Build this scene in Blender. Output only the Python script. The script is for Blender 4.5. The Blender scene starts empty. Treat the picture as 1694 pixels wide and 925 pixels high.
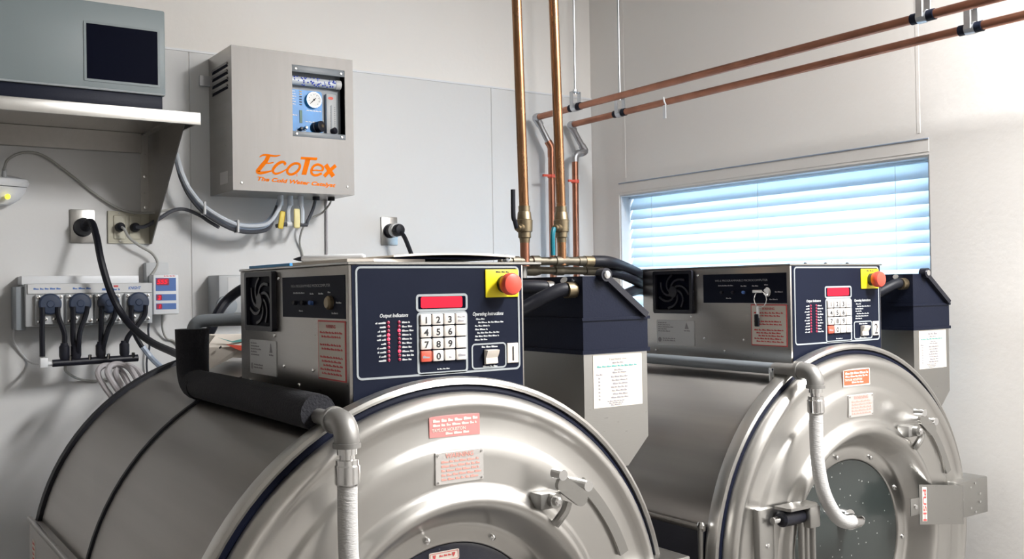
import bpy, bmesh, math, random
from mathutils import Vector, Matrix
R = math.radians
sc = bpy.context.scene
col = sc.collection
rng = random.Random(7)

# ---------------------------------------------------------------- camera, world, lights, exposure
EYE = 1.5
cam_d = bpy.data.cameras.new('camera'); cam = bpy.data.objects.new('camera', cam_d); col.objects.link(cam)
cam_d.sensor_width = 36.0; cam_d.lens = 36.0 * 1641.43 / 1694.0; cam_d.clip_start = 0.02
def cam_matrix(yaw=.6002, pitch=.0087, roll=-.0163):
    fw = Vector((math.sin(yaw)*math.cos(pitch), math.cos(yaw)*math.cos(pitch), math.sin(pitch)))
    rt = Vector((math.cos(yaw), -math.sin(yaw), 0)); up = rt.cross(fw)
    rr = rt*math.cos(roll) + up*math.sin(roll); uu = -rt*math.sin(roll) + up*math.cos(roll)
    m = Matrix((rr, uu, -fw)).transposed().to_4x4(); m.translation = Vector((0, 0, EYE)); return m
cam.matrix_world = cam_matrix(); sc.camera = cam

world = bpy.data.worlds.new('daylight'); sc.world = world; world.use_nodes = True
bg = world.node_tree.nodes['Background']; bg.inputs[0].default_value = (.80, .905, 1.0, 1); bg.inputs[1].default_value = 6.6

def area(name, loc, rot, sx, sy, power, colr):
    d = bpy.data.lights.new(name, 'AREA'); d.shape = 'RECTANGLE'; d.size = sx; d.size_y = sy; d.energy = power; d.color = colr
    o = bpy.data.objects.new(name, d); o.location = loc; o.rotation_euler = rot; col.objects.link(o); return o
area('ceiling_lamp', (1.95, .05, 2.86), (0, 0, 0), .3, 1.2, 95, (1, .985, .965))

sc.view_settings.view_transform = 'Standard'; sc.view_settings.look = 'None'
sc.view_settings.gamma = 1.0; sc.view_settings.use_curve_mapping = False
sc.view_settings.exposure = 0.70

# ---------------------------------------------------------------- materials
MATS = {}
def mat(name, c, rough=.5, metal=0., bump=0., bscale=200., vary=0., vscale=6., emit=0., stretch=None, rvar=0., coat=0., trans=0., alpha=1., spec=None, aniso=0.):
    if name in MATS: return MATS[name]
    m = bpy.data.materials.new(name); m.use_nodes = True; nt = m.node_tree; b = nt.nodes['Principled BSDF']
    b.inputs['Base Color'].default_value = (*c, 1); b.inputs['Roughness'].default_value = rough; b.inputs['Metallic'].default_value = metal
    if spec is not None: b.inputs['Specular IOR Level'].default_value = spec
    if aniso:   # brushed round the machine's own Y axis
        b.inputs['Anisotropic'].default_value = aniso; b.inputs['Anisotropic Rotation'].default_value = .25
        tg = nt.nodes.new('ShaderNodeTangent'); tg.direction_type = 'RADIAL'; tg.axis = 'Y'; nt.links.new(tg.outputs[0], b.inputs['Tangent'])
    if coat: b.inputs['Coat Weight'].default_value = coat
    if trans: b.inputs['Transmission Weight'].default_value = trans
    if alpha < 1: b.inputs['Alpha'].default_value = alpha
    if emit:
        b.inputs['Emission Color'].default_value = (*c, 1); b.inputs['Emission Strength'].default_value = emit
    tc = nt.nodes.new('ShaderNodeTexCoord'); mp = nt.nodes.new('ShaderNodeMapping'); nt.links.new(tc.outputs['Object'], mp.inputs[0])
    if stretch: mp.inputs['Scale'].default_value = stretch
    def noise(s, det=3):
        n = nt.nodes.new('ShaderNodeTexNoise'); n.inputs['Scale'].default_value = s; n.inputs['Detail'].default_value = det
        nt.links.new(mp.outputs[0], n.inputs['Vector']); return n
    if vary:
        n = noise(vscale, 4); mx = nt.nodes.new('ShaderNodeMix'); mx.data_type = 'RGBA'
        mx.inputs[6].default_value = (*[max(0, k*(1-vary)) for k in c], 1); mx.inputs[7].default_value = (*[min(1, k*(1+vary)) for k in c], 1)
        nt.links.new(n.outputs[0], mx.inputs[0]); nt.links.new(mx.outputs[2], b.inputs['Base Color'])
    if rvar:
        n = noise(bscale); mr = nt.nodes.new('ShaderNodeMapRange'); mr.inputs[3].default_value = rough-rvar; mr.inputs[4].default_value = rough+rvar
        nt.links.new(n.outputs[0], mr.inputs[0]); nt.links.new(mr.outputs[0], b.inputs['Roughness'])
    if bump:
        n = noise(bscale); bp = nt.nodes.new('ShaderNodeBump'); bp.inputs['Strength'].default_value = bump; bp.inputs['Distance'].default_value = .002
        nt.links.new(n.outputs[0], bp.inputs['Height']); nt.links.new(bp.outputs[0], b.inputs['Normal'])
    MATS[name] = m; return m
M = dict(
    wall=mat('cream_wall_paint', (.83, .81, .785), .75, bump=.25, bscale=60, vary=.03, vscale=2),
    sheet=mat('white_wall_sheet', (.67, .675, .68), .5, bump=.12, bscale=90, vary=.03, vscale=2),
    floor=mat('grey_floor', (.16, .15, .14), .45, vary=.15, vscale=5),
    ceil=mat('white_ceiling', (.8, .79, .76), .9, bump=.2),
    steel=mat('brushed_stainless', (.45, .445, .43), .30, 1, bump=.06, bscale=45, stretch=(1, 14, 14), rvar=.06),
    drum=mat('drum_stainless', (.38, .365, .35), .33, 1, stretch=(7, .12, 7), vary=.22, vscale=3, aniso=.85),
    panelprint=mat('pale_panel_print', (.5, .52, .53), .6, spec=.1),
    dirty=mat('dirty_brass_pipe', (.17, .155, .125), .5, 1, vary=.45, vscale=45),
    boxsteel=mat('shaded_stainless', (.42, .405, .385), .30, 1, bump=.06, bscale=45, stretch=(14, 1, 14), rvar=.06, vary=.08, vscale=4),  # darker copy of the brushed stainless, dim reflections put into its colour
    door=mat('spun_stainless', (.61, .60, .58), .33, 1, vary=.05, vscale=4, rvar=.05, bscale=12, aniso=.4),
    chrome=mat('chrome', (.8, .8, .8), .10, 1),
    cabsteel=mat('cabinet_stainless', (.29, .28, .272), .58, 1, bump=.05, bscale=30, stretch=(10, 10, 1), vary=.05),
    galv=mat('galvanised_steel', (.55, .57, .6), .38, 1, vary=.15, vscale=40),
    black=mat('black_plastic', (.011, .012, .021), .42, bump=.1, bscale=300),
    lid=mat('blue_black_plastic', (.009, .012, .026), .45, bump=.15, bscale=250, spec=.15),
    panel=mat('navy_black_overlay', (.0095, .0125, .026), .5, vary=.2, vscale=8, spec=.08),
    rubber=mat('black_rubber', (.008, .009, .015), .5, spec=.3),
    gasket=mat('navy_gasket', (.006, .008, .020), .55, spec=.1),
    foam=mat('black_foam', (.012, .0125, .018), .9, bump=.8, bscale=260),
    copper=mat('copper', (.40, .215, .115), .26, 1, vary=.28, vscale=14, rvar=.08, bscale=30),
    copperdark=mat('tarnished_copper', (.38, .175, .115), .34, 1, vary=.35, vscale=18, rvar=.08, bscale=30),
    brass=mat('dull_brass', (.27, .22, .145), .42, 1, vary=.3, vscale=60),
    solder_sheen=mat('grey_solder_and_sheen', (.46, .47, .50), .4, 1, vary=.2, vscale=50),  # its grey also paints the light reflected by the slanted offset pipes
    key=mat('ivory_key', (.78, .74, .70), .45), redkey=mat('red_key', (.70, .10, .06), .45),
    silver=mat('silver_print', (.33, .36, .38), .5, spec=.2), white=mat('white_print', (.85, .85, .84), .5),
    grey=mat('grey_print', (.42, .43, .46), .5), ink=mat('black_ink', (.02, .02, .025), .6), redink=mat('red_ink', (.62, .09, .09), .6),
    pinkink=mat('faded_red_ink', (.70, .33, .28), .6), blueink=mat('blue_ink', (.08, .17, .45), .6), teal=mat('teal_ink', (.12, .38, .36), .6),
    greyink=mat('grey_ink', (.30, .29, .31), .6),
    disp=mat('red_display', (.75, .012, .028), .4, emit=.75, spec=.1), ledon=mat('lit_red_led', (1, .05, .10), .3, emit=.9), ledoff=mat('unlit_red_led', (.30, .02, .06), .35),
    yellow=mat('yellow_plate', (.86, .72, .01), .4), red=mat('red_mushroom', (.66, .08, .05), .38), paper=mat('cream_paper', (.74, .68, .61), .7),
    whitep=mat('white_plastic', (.74, .76, .79), .4), ivory=mat('ivory_plate', (.60, .58, .48), .5), lgrey=mat('light_grey_plastic', (.46, .48, .50), .45),
    mgrey=mat('mid_grey_plastic', (.27, .30, .33), .45), pump=mat('dark_blue_pump', (.035, .05, .09), .3), orange=mat('orange_ink', (.90, .20, .008), .7, spec=.05),
    pvc=mat('grey_pvc', (.20, .225, .25), .4), castgrey=mat('cast_grey_fitting', (.30, .295, .285), .45, .6, vary=.15, vscale=40),
    hose=mat('white_braided_hose', (.52, .515, .51), .5, bump=.6, bscale=120, stretch=(1, 1, 4)),
    boxgrey=mat('grey_blue_enamel', (.20, .24, .255), .42, vary=.05), gloss=mat('black_gloss', (.003, .004, .012), .4, spec=.02),
    clear=mat('milky_tube', (.62, .67, .74), .3), bluetube=mat('blue_grey_tube', (.35, .42, .54), .3), tagy=mat('yellow_tag', (.76, .60, .10), .5),
    tagy2=mat('pale_yellow_tag', (.85, .76, .38), .5), cordgrey=mat('grey_cord', (.36, .36, .34), .5), corddark=mat('dark_grey_cord', (.06, .065, .08), .45),
    teald=mat('teal_handle', (.0, .16, .22), .4), bluefolder=mat('blue_folder', (.03, .25, .55), .45), redpr=mat('red_band', (.75, .10, .06), .5),
    sticker=mat('faded_red_sticker', (.66, .27, .26), .45), sticker2=mat('red_sticker', (.76, .13, .06), .45), platew=mat('grey_white_plate', (.62, .63, .64), .4),
    warnpl=mat('etched_metal_plate', (.64, .62, .60), .45, .6), glow=mat('yellow_led', (.9, .75, .05), .3, emit=1.2), blueglow=mat('blue_instrument_panel', (.01, .25, .70), .35, vary=.5, vscale=14),
    bead=mat('blue_bead', (.05, .10, .60), .3), greenbar=mat('green_bar', (.02, .12, .07), .4), ledyel=mat('amber_lamp', (.6, .4, .1), .4),
    dcgrey=mat('lilac_grey_tube', (.45, .43, .45), .5),
)
def glass_mat(name, c, rough, speck):
    m = mat(name, c, rough, coat=.4); nt = m.node_tree; b = nt.nodes['Principled BSDF']
    v = nt.nodes.new('ShaderNodeTexVoronoi'); v.inputs['Scale'].default_value = 55
    tc = nt.nodes.new('ShaderNodeTexCoord'); nt.links.new(tc.outputs['Object'], v.inputs['Vector'])
    rp = nt.nodes.new('ShaderNodeMapRange'); rp.inputs[1].default_value = .05; rp.inputs[2].default_value = .11; rp.inputs[3].default_value = speck; rp.inputs[4].default_value = 0
    nt.links.new(v.outputs['Distance'], rp.inputs[0])
    mx = nt.nodes.new('ShaderNodeMix'); mx.data_type = 'RGBA'; mx.inputs[6].default_value = (*c, 1); mx.inputs[7].default_value = (.6, .62, .6, 1)
    nt.links.new(rp.outputs[0], mx.inputs[0]); nt.links.new(mx.outputs[2], b.inputs['Base Color']); return m
M['glass1'] = glass_mat('dark_door_glass', (.012, .014, .028), .15, .15)
M['glass2'] = glass_mat('wet_door_glass', (.030, .037, .036), .3, .8)
def pane_mat():
    m = bpy.data.materials.new('window_glass'); m.use_nodes = True; nt = m.node_tree; nt.nodes.clear()
    o = nt.nodes.new('ShaderNodeOutputMaterial'); t = nt.nodes.new('ShaderNodeBsdfTransparent'); g = nt.nodes.new('ShaderNodeBsdfGlossy'); g.inputs['Roughness'].default_value = .02
    x = nt.nodes.new('ShaderNodeMixShader'); x.inputs[0].default_value = .07
    nt.links.new(t.outputs[0], x.inputs[1]); nt.links.new(g.outputs[0], x.inputs[2]); nt.links.new(x.outputs[0], o.inputs[0]); return m
M['pane'] = pane_mat()
def slat_mat():
    m = bpy.data.materials.new('white_blind_slat'); m.use_nodes = True; nt = m.node_tree; nt.nodes.clear()
    o = nt.nodes.new('ShaderNodeOutputMaterial'); d = nt.nodes.new('ShaderNodeBsdfDiffuse'); t = nt.nodes.new('ShaderNodeBsdfTranslucent'); x = nt.nodes.new('ShaderNodeMixShader')
    d.inputs[0].default_value = (.86, .90, .93, 1); t.inputs[0].default_value = (.72, .84, .92, 1); x.inputs[0].default_value = .45
    nt.links.new(d.outputs[0], x.inputs[1]); nt.links.new(t.outputs[0], x.inputs[2]); nt.links.new(x.outputs[0], o.inputs[0]); return m
M['slat'] = slat_mat()

# ---------------------------------------------------------------- mesh helpers
def obj(name, bm, m, parent=None, loc=None, sharp=32):
    bmesh.ops.remove_doubles(bm, verts=bm.verts, dist=1e-6)
    bmesh.ops.recalc_face_normals(bm, faces=bm.faces)
    for f in bm.faces: f.smooth = True
    for e in bm.edges:
        e.smooth = not (len(e.link_faces) == 2 and e.calc_face_angle(0) > R(sharp)) and len(e.link_faces) == 2
    me = bpy.data.meshes.new(name); bm.to_mesh(me); bm.free()
    me.materials.append(M[m] if isinstance(m, str) else m)
    o = bpy.data.objects.new(name, me); col.objects.link(o)
    if parent: o.parent = parent
    if name.endswith(('_print', 'screws', 'bolts', 'rivets', 'digits', '_scale', '_heading', 'clips', 'print')): o['kind'] = 'stuff'
    if loc: o.location = loc
    return o
def tag(o, label, cat=None, group=None, kind=None):
    o['label'] = label
    if cat: o['category'] = cat
    if group: o['group'] = group
    if kind: o['kind'] = kind
    return o
def thing(name, label, cat, loc=(0, 0, 0), group=None):
    o = bpy.data.objects.new(name, None); o.empty_display_size = .05; o.location = loc; col.objects.link(o); return tag(o, label, cat, group)
def B(): return bmesh.new()
def box(bm, x0, x1, y0, y1, z0, z1, bev=0., seg=2):
    r = bmesh.ops.create_cube(bm, size=1)
    bmesh.ops.transform(bm, matrix=Matrix.Translation(((x0+x1)/2, (y0+y1)/2, (z0+z1)/2)) @ Matrix.Diagonal((abs(x1-x0), abs(y1-y0), abs(z1-z0), 1)), verts=r['verts'])
    if bev:
        es = list({e for v in r['verts'] for e in v.link_edges})
        bmesh.ops.bevel(bm, geom=es, offset=bev, segments=seg, affect='EDGES', profile=.5)
    return bm
def frame_of(d):
    d = d.normalized(); a = Vector((0, 0, 1)) if abs(d.z) < .9 else Vector((1, 0, 0)); u = d.cross(a).normalized(); return u, d.cross(u)
def cyl(bm, p0, p1, r0, r1=None, n=16, cap=True):
    r1 = r0 if r1 is None else r1; p0, p1 = Vector(p0), Vector(p1); u, v = frame_of(p1-p0)
    A = [bm.verts.new(p0+(u*math.cos(t)+v*math.sin(t))*r0) for t in [2*math.pi*i/n for i in range(n)]]
    C = [bm.verts.new(p1+(u*math.cos(t)+v*math.sin(t))*r1) for t in [2*math.pi*i/n for i in range(n)]]
    for i in range(n): bm.faces.new((A[i], A[(i+1) % n], C[(i+1) % n], C[i]))
    if cap: bm.faces.new(A); bm.faces.new(C)
    return bm
def stack(bm, p, d, prof, n=20):
    """lathe along direction d from p: prof = [(dist, radius)]"""
    p, d = Vector(p), Vector(d).normalized(); u, v = frame_of(d); rings = []
    for s, r in prof:
        c = p+d*s
        rings.append([bm.verts.new(c)] if r < 1e-6 else [bm.verts.new(c+(u*math.cos(2*math.pi*i/n)+v*math.sin(2*math.pi*i/n))*r) for i in range(n)])
    for a, b in zip(rings, rings[1:]):
        if len(a) == 1 and len(b) == 1: continue
        for i in range(n):
            j = (i+1) % n
            if len(a) == 1: bm.faces.new((a[0], b[j], b[i]))
            elif len(b) == 1: bm.faces.new((a[i], a[j], b[0]))
            else: bm.faces.new((a[i], a[j], b[j], b[i]))
    for q in (rings[0], rings[-1]):
        if len(q) > 1: bm.faces.new(q)
    return bm
def crom(pts, n):
    pts = [Vector(p) for p in pts]; out = []
    P = [pts[0]*2-pts[1]]+pts+[pts[-1]*2-pts[-2]]
    for i in range(1, len(P)-2):
        for k in range(n):
            t = k/n; a, b, c, d = P[i-1], P[i], P[i+1], P[i+2]
            out.append(.5*((2*b)+(c-a)*t+(2*a-5*b+4*c-d)*t*t+(3*b-a-3*c+d)*t**3))
    out.append(pts[-1]); return out
def tube(bm, pts, r, seg=10, n=6, smooth=True):
    ps = crom(pts, n) if smooth and len(pts) > 2 else [Vector(p) for p in pts]
    rad = r if callable(r) else (lambda t: r)
    d = (ps[1]-ps[0]).normalized(); u, v = frame_of(d); rings = []
    for i, p in enumerate(ps):
        nd = ((ps[min(i+1, len(ps)-1)]-ps[max(i-1, 0)])).normalized()
        q = d.rotation_difference(nd); u = q @ u; v = q @ v; d = nd; rr = rad(i/(len(ps)-1))
        rings.append([bm.verts.new(p+(u*math.cos(2*math.pi*k/seg)+v*math.sin(2*math.pi*k/seg))*rr) for k in range(seg)])
    for a, b in zip(rings, rings[1:]):
        for k in range(seg): bm.faces.new((a[k], a[(k+1) % seg], b[(k+1) % seg], b[k]))
    bm.faces.new(rings[0]); bm.faces.new(rings[-1]); return bm
def lathe_y(bm, prof, n=96, closed=False):
    """prof = [(r, y)] spun about the Y axis through the origin"""
    rings = [[bm.verts.new((r*math.cos(2*math.pi*i/n), y, r*math.sin(2*math.pi*i/n))) for i in range(n)] for r, y in prof]
    prs = list(zip(rings, rings[1:]))+([(rings[-1], rings[0])] if closed else [])
    for a, b in prs:
        for i in range(n): bm.faces.new((a[i], a[(i+1) % n], b[(i+1) % n], b[i]))
    return bm
# 2-D drawing planes: front faces -Y, side faces -X, top faces +Z; d = height off the plane
def FR(y): return lambda a, b, d=0: (a, y-d, b)
def SI(x): return lambda a, b, d=0: (x-d, a, b)
def TO(z): return lambda a, b, d=0: (a, b, z+d)
def prism(bm, pts, mp, t, base=0.):
    lo = [bm.verts.new(mp(a, b, base)) for a, b in pts]; hi = [bm.verts.new(mp(a, b, base+t)) for a, b in pts]; n = len(pts)
    bm.faces.new(lo); bm.faces.new(hi)
    for i in range(n): bm.faces.new((lo[i], lo[(i+1) % n], hi[(i+1) % n], hi[i]))
    return bm
def rect(a0, a1, b0, b1): return [(a0, b0), (a1, b0), (a1, b1), (a0, b1)]
def rrect(a0, a1, b0, b1, r, n=5):
    P = []
    for cx, cy, s in ((a1-r, b1-r, 0), (a0+r, b1-r, 90), (a0+r, b0+r, 180), (a1-r, b0+r, 270)):
        for k in range(n+1): t = R(s+90*k/n); P.append((cx+r*math.cos(t), cy+r*math.sin(t)))
    return P
def ring2(bm, out, inn, mp, t):
    n = len(out); L = [[bm.verts.new(mp(a, b, h)) for a, b in P] for P, h in ((out, 0), (out, t), (inn, t), (inn, 0))]
    for A, C in zip(L, L[1:]):
        for i in range(n): bm.faces.new((A[i], A[(i+1) % n], C[(i+1) % n], C[i]))
    return bm
def rring(bm, a0, a1, b0, b1, r, w, mp, t): return ring2(bm, rrect(a0, a1, b0, b1, r), rrect(a0+w, a1-w, b0+w, b1-w, max(r-w, .0005)), mp, t)
def disc(bm, a, b, r, mp, t, n=14): return prism(bm, [(a+r*math.cos(2*math.pi*i/n), b+r*math.sin(2*math.pi*i/n)) for i in range(n)], mp, t)
def ribbon(bm, pts, w, mp, t, smooth=5):
    ps = crom([Vector((a, b, 0)) for a, b in pts], smooth) if smooth else [Vector((a, b, 0)) for a, b in pts]
    wf = w if callable(w) else (lambda s: w); L, Q = [], []
    for i, p in enumerate(ps):
        d = (ps[min(i+1, len(ps)-1)]-ps[max(i-1, 0)]).normalized(); nrm = Vector((-d.y, d.x, 0))*wf(i/(len(ps)-1))/2
        L.append((p.x+nrm.x, p.y+nrm.y)); Q.append((p.x-nrm.x, p.y-nrm.y))
    V = [[bm.verts.new(mp(p[0], p[1], h)) for p in P] for P, h in ((L, t), (Q, t), (Q, 0), (L, 0))]
    for A, C in zip(V, V[1:]+V[:1]):
        for i in range(len(ps)-1): bm.faces.new((A[i], A[i+1], C[i+1], C[i]))
    for e in (0, -1): bm.faces.new([A[e] for A in V])
    return bm
def words(bm, a0, a1, b, h, mp, t=.0003, rev=False):
    """one line of print too small to read: word-long dashes with ragged tops"""
    s = -1 if a1 < a0 else 1; a = a0
    while (a1-a)*s > h*.6:
        w = min(abs(a1-a), h*rng.uniform(1.6, 4.2)); k = h*rng.uniform(.55, .8)
        prism(bm, [(a, b), (a+s*w, b), (a+s*w, b+k*rng.uniform(.8, 1)), (a+s*w*.5, b+k), (a+s*w*.3, b+h), (a, b+h*.9)], mp, t); a += s*(w+h*.55)
    return bm
def text(bm, s, size, a, b, mp, align='LEFT', shear=0., bold=0., sx=1., t=.0004, flip=1, width=None, rot=0.):
    cu = bpy.data.curves.new('t', 'FONT'); cu.body = s; cu.size = size; cu.shear = shear; cu.offset = bold; cu.align_x = align; cu.resolution_u = 3
    o = bpy.data.objects.new('t', cu); col.objects.link(o); dg = bpy.context.evaluated_depsgraph_get(); dg.update()
    me = bpy.data.meshes.new_from_object(o.evaluated_get(dg)); xs = [v.co.x for v in me.vertices]
    if width and xs: sx = width/(max(xs)-min(xs))
    c, n = math.cos(rot), math.sin(rot)
    vs = [bm.verts.new(mp(a+flip*(v.co.x*sx*c-v.co.y*n), b+v.co.x*sx*n+v.co.y*c, t)) for v in me.vertices]
    for p in me.polygons:
        try: bm.faces.new([vs[i] for i in p.vertices])
        except ValueError: pass
    bpy.data.objects.remove(o); bpy.data.curves.remove(cu); bpy.data.meshes.remove(me); return bm

# ---------------------------------------------------------------- the room
XR, YB, XL, YF, ZC_ = 2.4115, 2.964, -4.4, -3.2, 2.9
def struct(name, bm, m, parent=None, label=None):
    o = obj(name, bm, m, parent)
    if not parent: o['kind'] = 'structure'
    if label: o['label'] = label
    return o
struct('floor', box(B(), XL, XR+.2, YF, YB+.1, -.1, 0), 'floor', label='grey floor under the two washers')
struct('ceiling', box(B(), XL, XR+.2, YF, YB+.1, ZC_, ZC_+.1), 'ceil', label='plain white ceiling of the laundry room')
wb = struct('wall_back', box(B(), XL-.1, XR+.25, YB+.003, YB+.12, 0, ZC_), 'wall', label='cream painted wall behind the steel cabinet')
struct('wall_left', box(B(), XL-.1, XL, YF-.1, YB+.003, 0, ZC_), 'wall', label='cream wall at the far left side of the room')
struct('wall_front', box(B(), XL-.1, XR+.25, YF-.1, YF, 0, ZC_), 'wall', label='cream wall behind the viewer')
WY0, WY1, WZ0, WZ1 = 1.5477, 2.8105, 1.20, 1.8383
b = B()
for y0, y1, z0, z1 in ((YF, WY0, 0, ZC_), (WY1, YB+.003, 0, ZC_), (WY0, WY1, 0, WZ0), (WY0, WY1, WZ1, ZC_)): box(b, XR, XR+.2, y0, y1, z0, z1)
wr = struct('wall_right', b, 'wall', label='cream wall with the window and blind')
SZ = 2.218
for x0, x1 in ((-.35, .878), (.878, 1.95), (1.95, XR)):
    obj('wall_sheet', box(B(), x0+.001, x1-.001, YB, YB+.004, .02, SZ, .0008, 1), 'sheet', wb)
struct('trim_1', box(B(), -.35, XR, YB-.002, YB+.004, SZ, SZ+.006), 'whitep', label='thin white cap strip along the top of the wall sheeting')
for yy in (2.775, 1.577):
    obj('seam_batten', box(B(), XR-.0007, XR+.002, yy-.005, yy+.005, WZ1+.06, 2.75, .0003, 1), 'wall', wr)
w1 = struct('window_1', box(B(), XR+.004, XR+.115, WY1-.006, WY1, WZ0, WZ1), 'whitep', label='low wide window behind a white blind')
b = B(); box(b, XR+.004, XR+.115, WY0, WY0+.006, WZ0, WZ1); box(b, XR+.004, XR+.115, WY0+.006, WY1-.006, WZ1-.006, WZ1); box(b, XR+.004, XR+.115, WY0+.006, WY1-.006, WZ0, WZ0+.006)
obj('window_lining', b, 'whitep', w1)
b = B()
for y0, y1, z0, z1 in ((WY0+.006, WY0+.04, WZ0, WZ1), (WY1-.04, WY1-.006, WZ0, WZ1), (WY0+.006, WY1-.006, WZ0, WZ0+.035), (WY0+.006, WY1-.006, WZ1-.04, WZ1)): box(b, XR+.12, XR+.15, y0, y1, z0, z1, .003)
obj('window_frame', b, 'whitep', w1)
obj('window_pane', box(B(), XR+.132, XR+.136, WY0+.03, WY1-.03, WZ0+.03, WZ1-.03), 'pane', w1)
b = box(B(), XR-.0012, XR, WY0, WY1, 1.846, 1.879, .0004, 1); struct('trim_2', b, 'wall', label='painted header strip above the window')
struct('trim_3', box(B(), XR-.003, XR, WY0, WY1, 1.8795, 1.883, .0005, 1), 'bluetube', label='thin blue-grey strip painted for the shadow and highlight over the window header')  # coloured strip draws the gap's shadow and highlight along the header edge
# blind
bl = thing('window_blind', 'white horizontal slatted blind drawn down over the low window', 'blind', (XR+.055, (WY0+WY1)/2, WZ0))
L2 = (WY1-WY0)/2-.010
obj('head_rail', box(B(), -.016, .016, -L2, L2, WZ1-WZ0-.013, WZ1-WZ0-.0065, .002), 'slat', bl)
pts = [(-.0090, -.0225), (-.0080, -.0115), (-.0025, .0005), (.0035, .0115), (.0090, .0215)]
sb = B(); prv = None
for i in range(len(pts)-1):
    (a0, c0), (a1, c1) = pts[i], pts[i+1]
    vs = [sb.verts.new(q) for q in ((a0, -L2, c0), (a1, -L2, c1), (a1, L2, c1), (a0, L2, c0), (a0, -L2, c0+.0014), (a1, -L2, c1+.0014), (a1, L2, c1+.0014), (a0, L2, c0+.0014))]
    fs = [(0, 3, 2, 1), (4, 5, 6, 7), (0, 1, 5, 4), (3, 7, 6, 2)]
    if i == 0: fs.append((0, 4, 7, 3))
    if i == len(pts)-2: fs.append((1, 2, 6, 5))
    for f in fs: sb.faces.new([vs[k] for k in f])
s0 = obj('slat', sb, 'slat', bl, (0, 0, WZ1-WZ0-.034), sharp=60)
for k in range(1, 16):
    o = s0.copy(); col.objects.link(o); o.location.z = WZ1-WZ0-.034-k*.0354
for yy in (-.50, .0, .50): obj('ladder_cord', cyl(B(), (-.014, yy, .02), (-.014, yy, WZ1-WZ0-.01), .0008, n=6), 'platew', bl)

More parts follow.
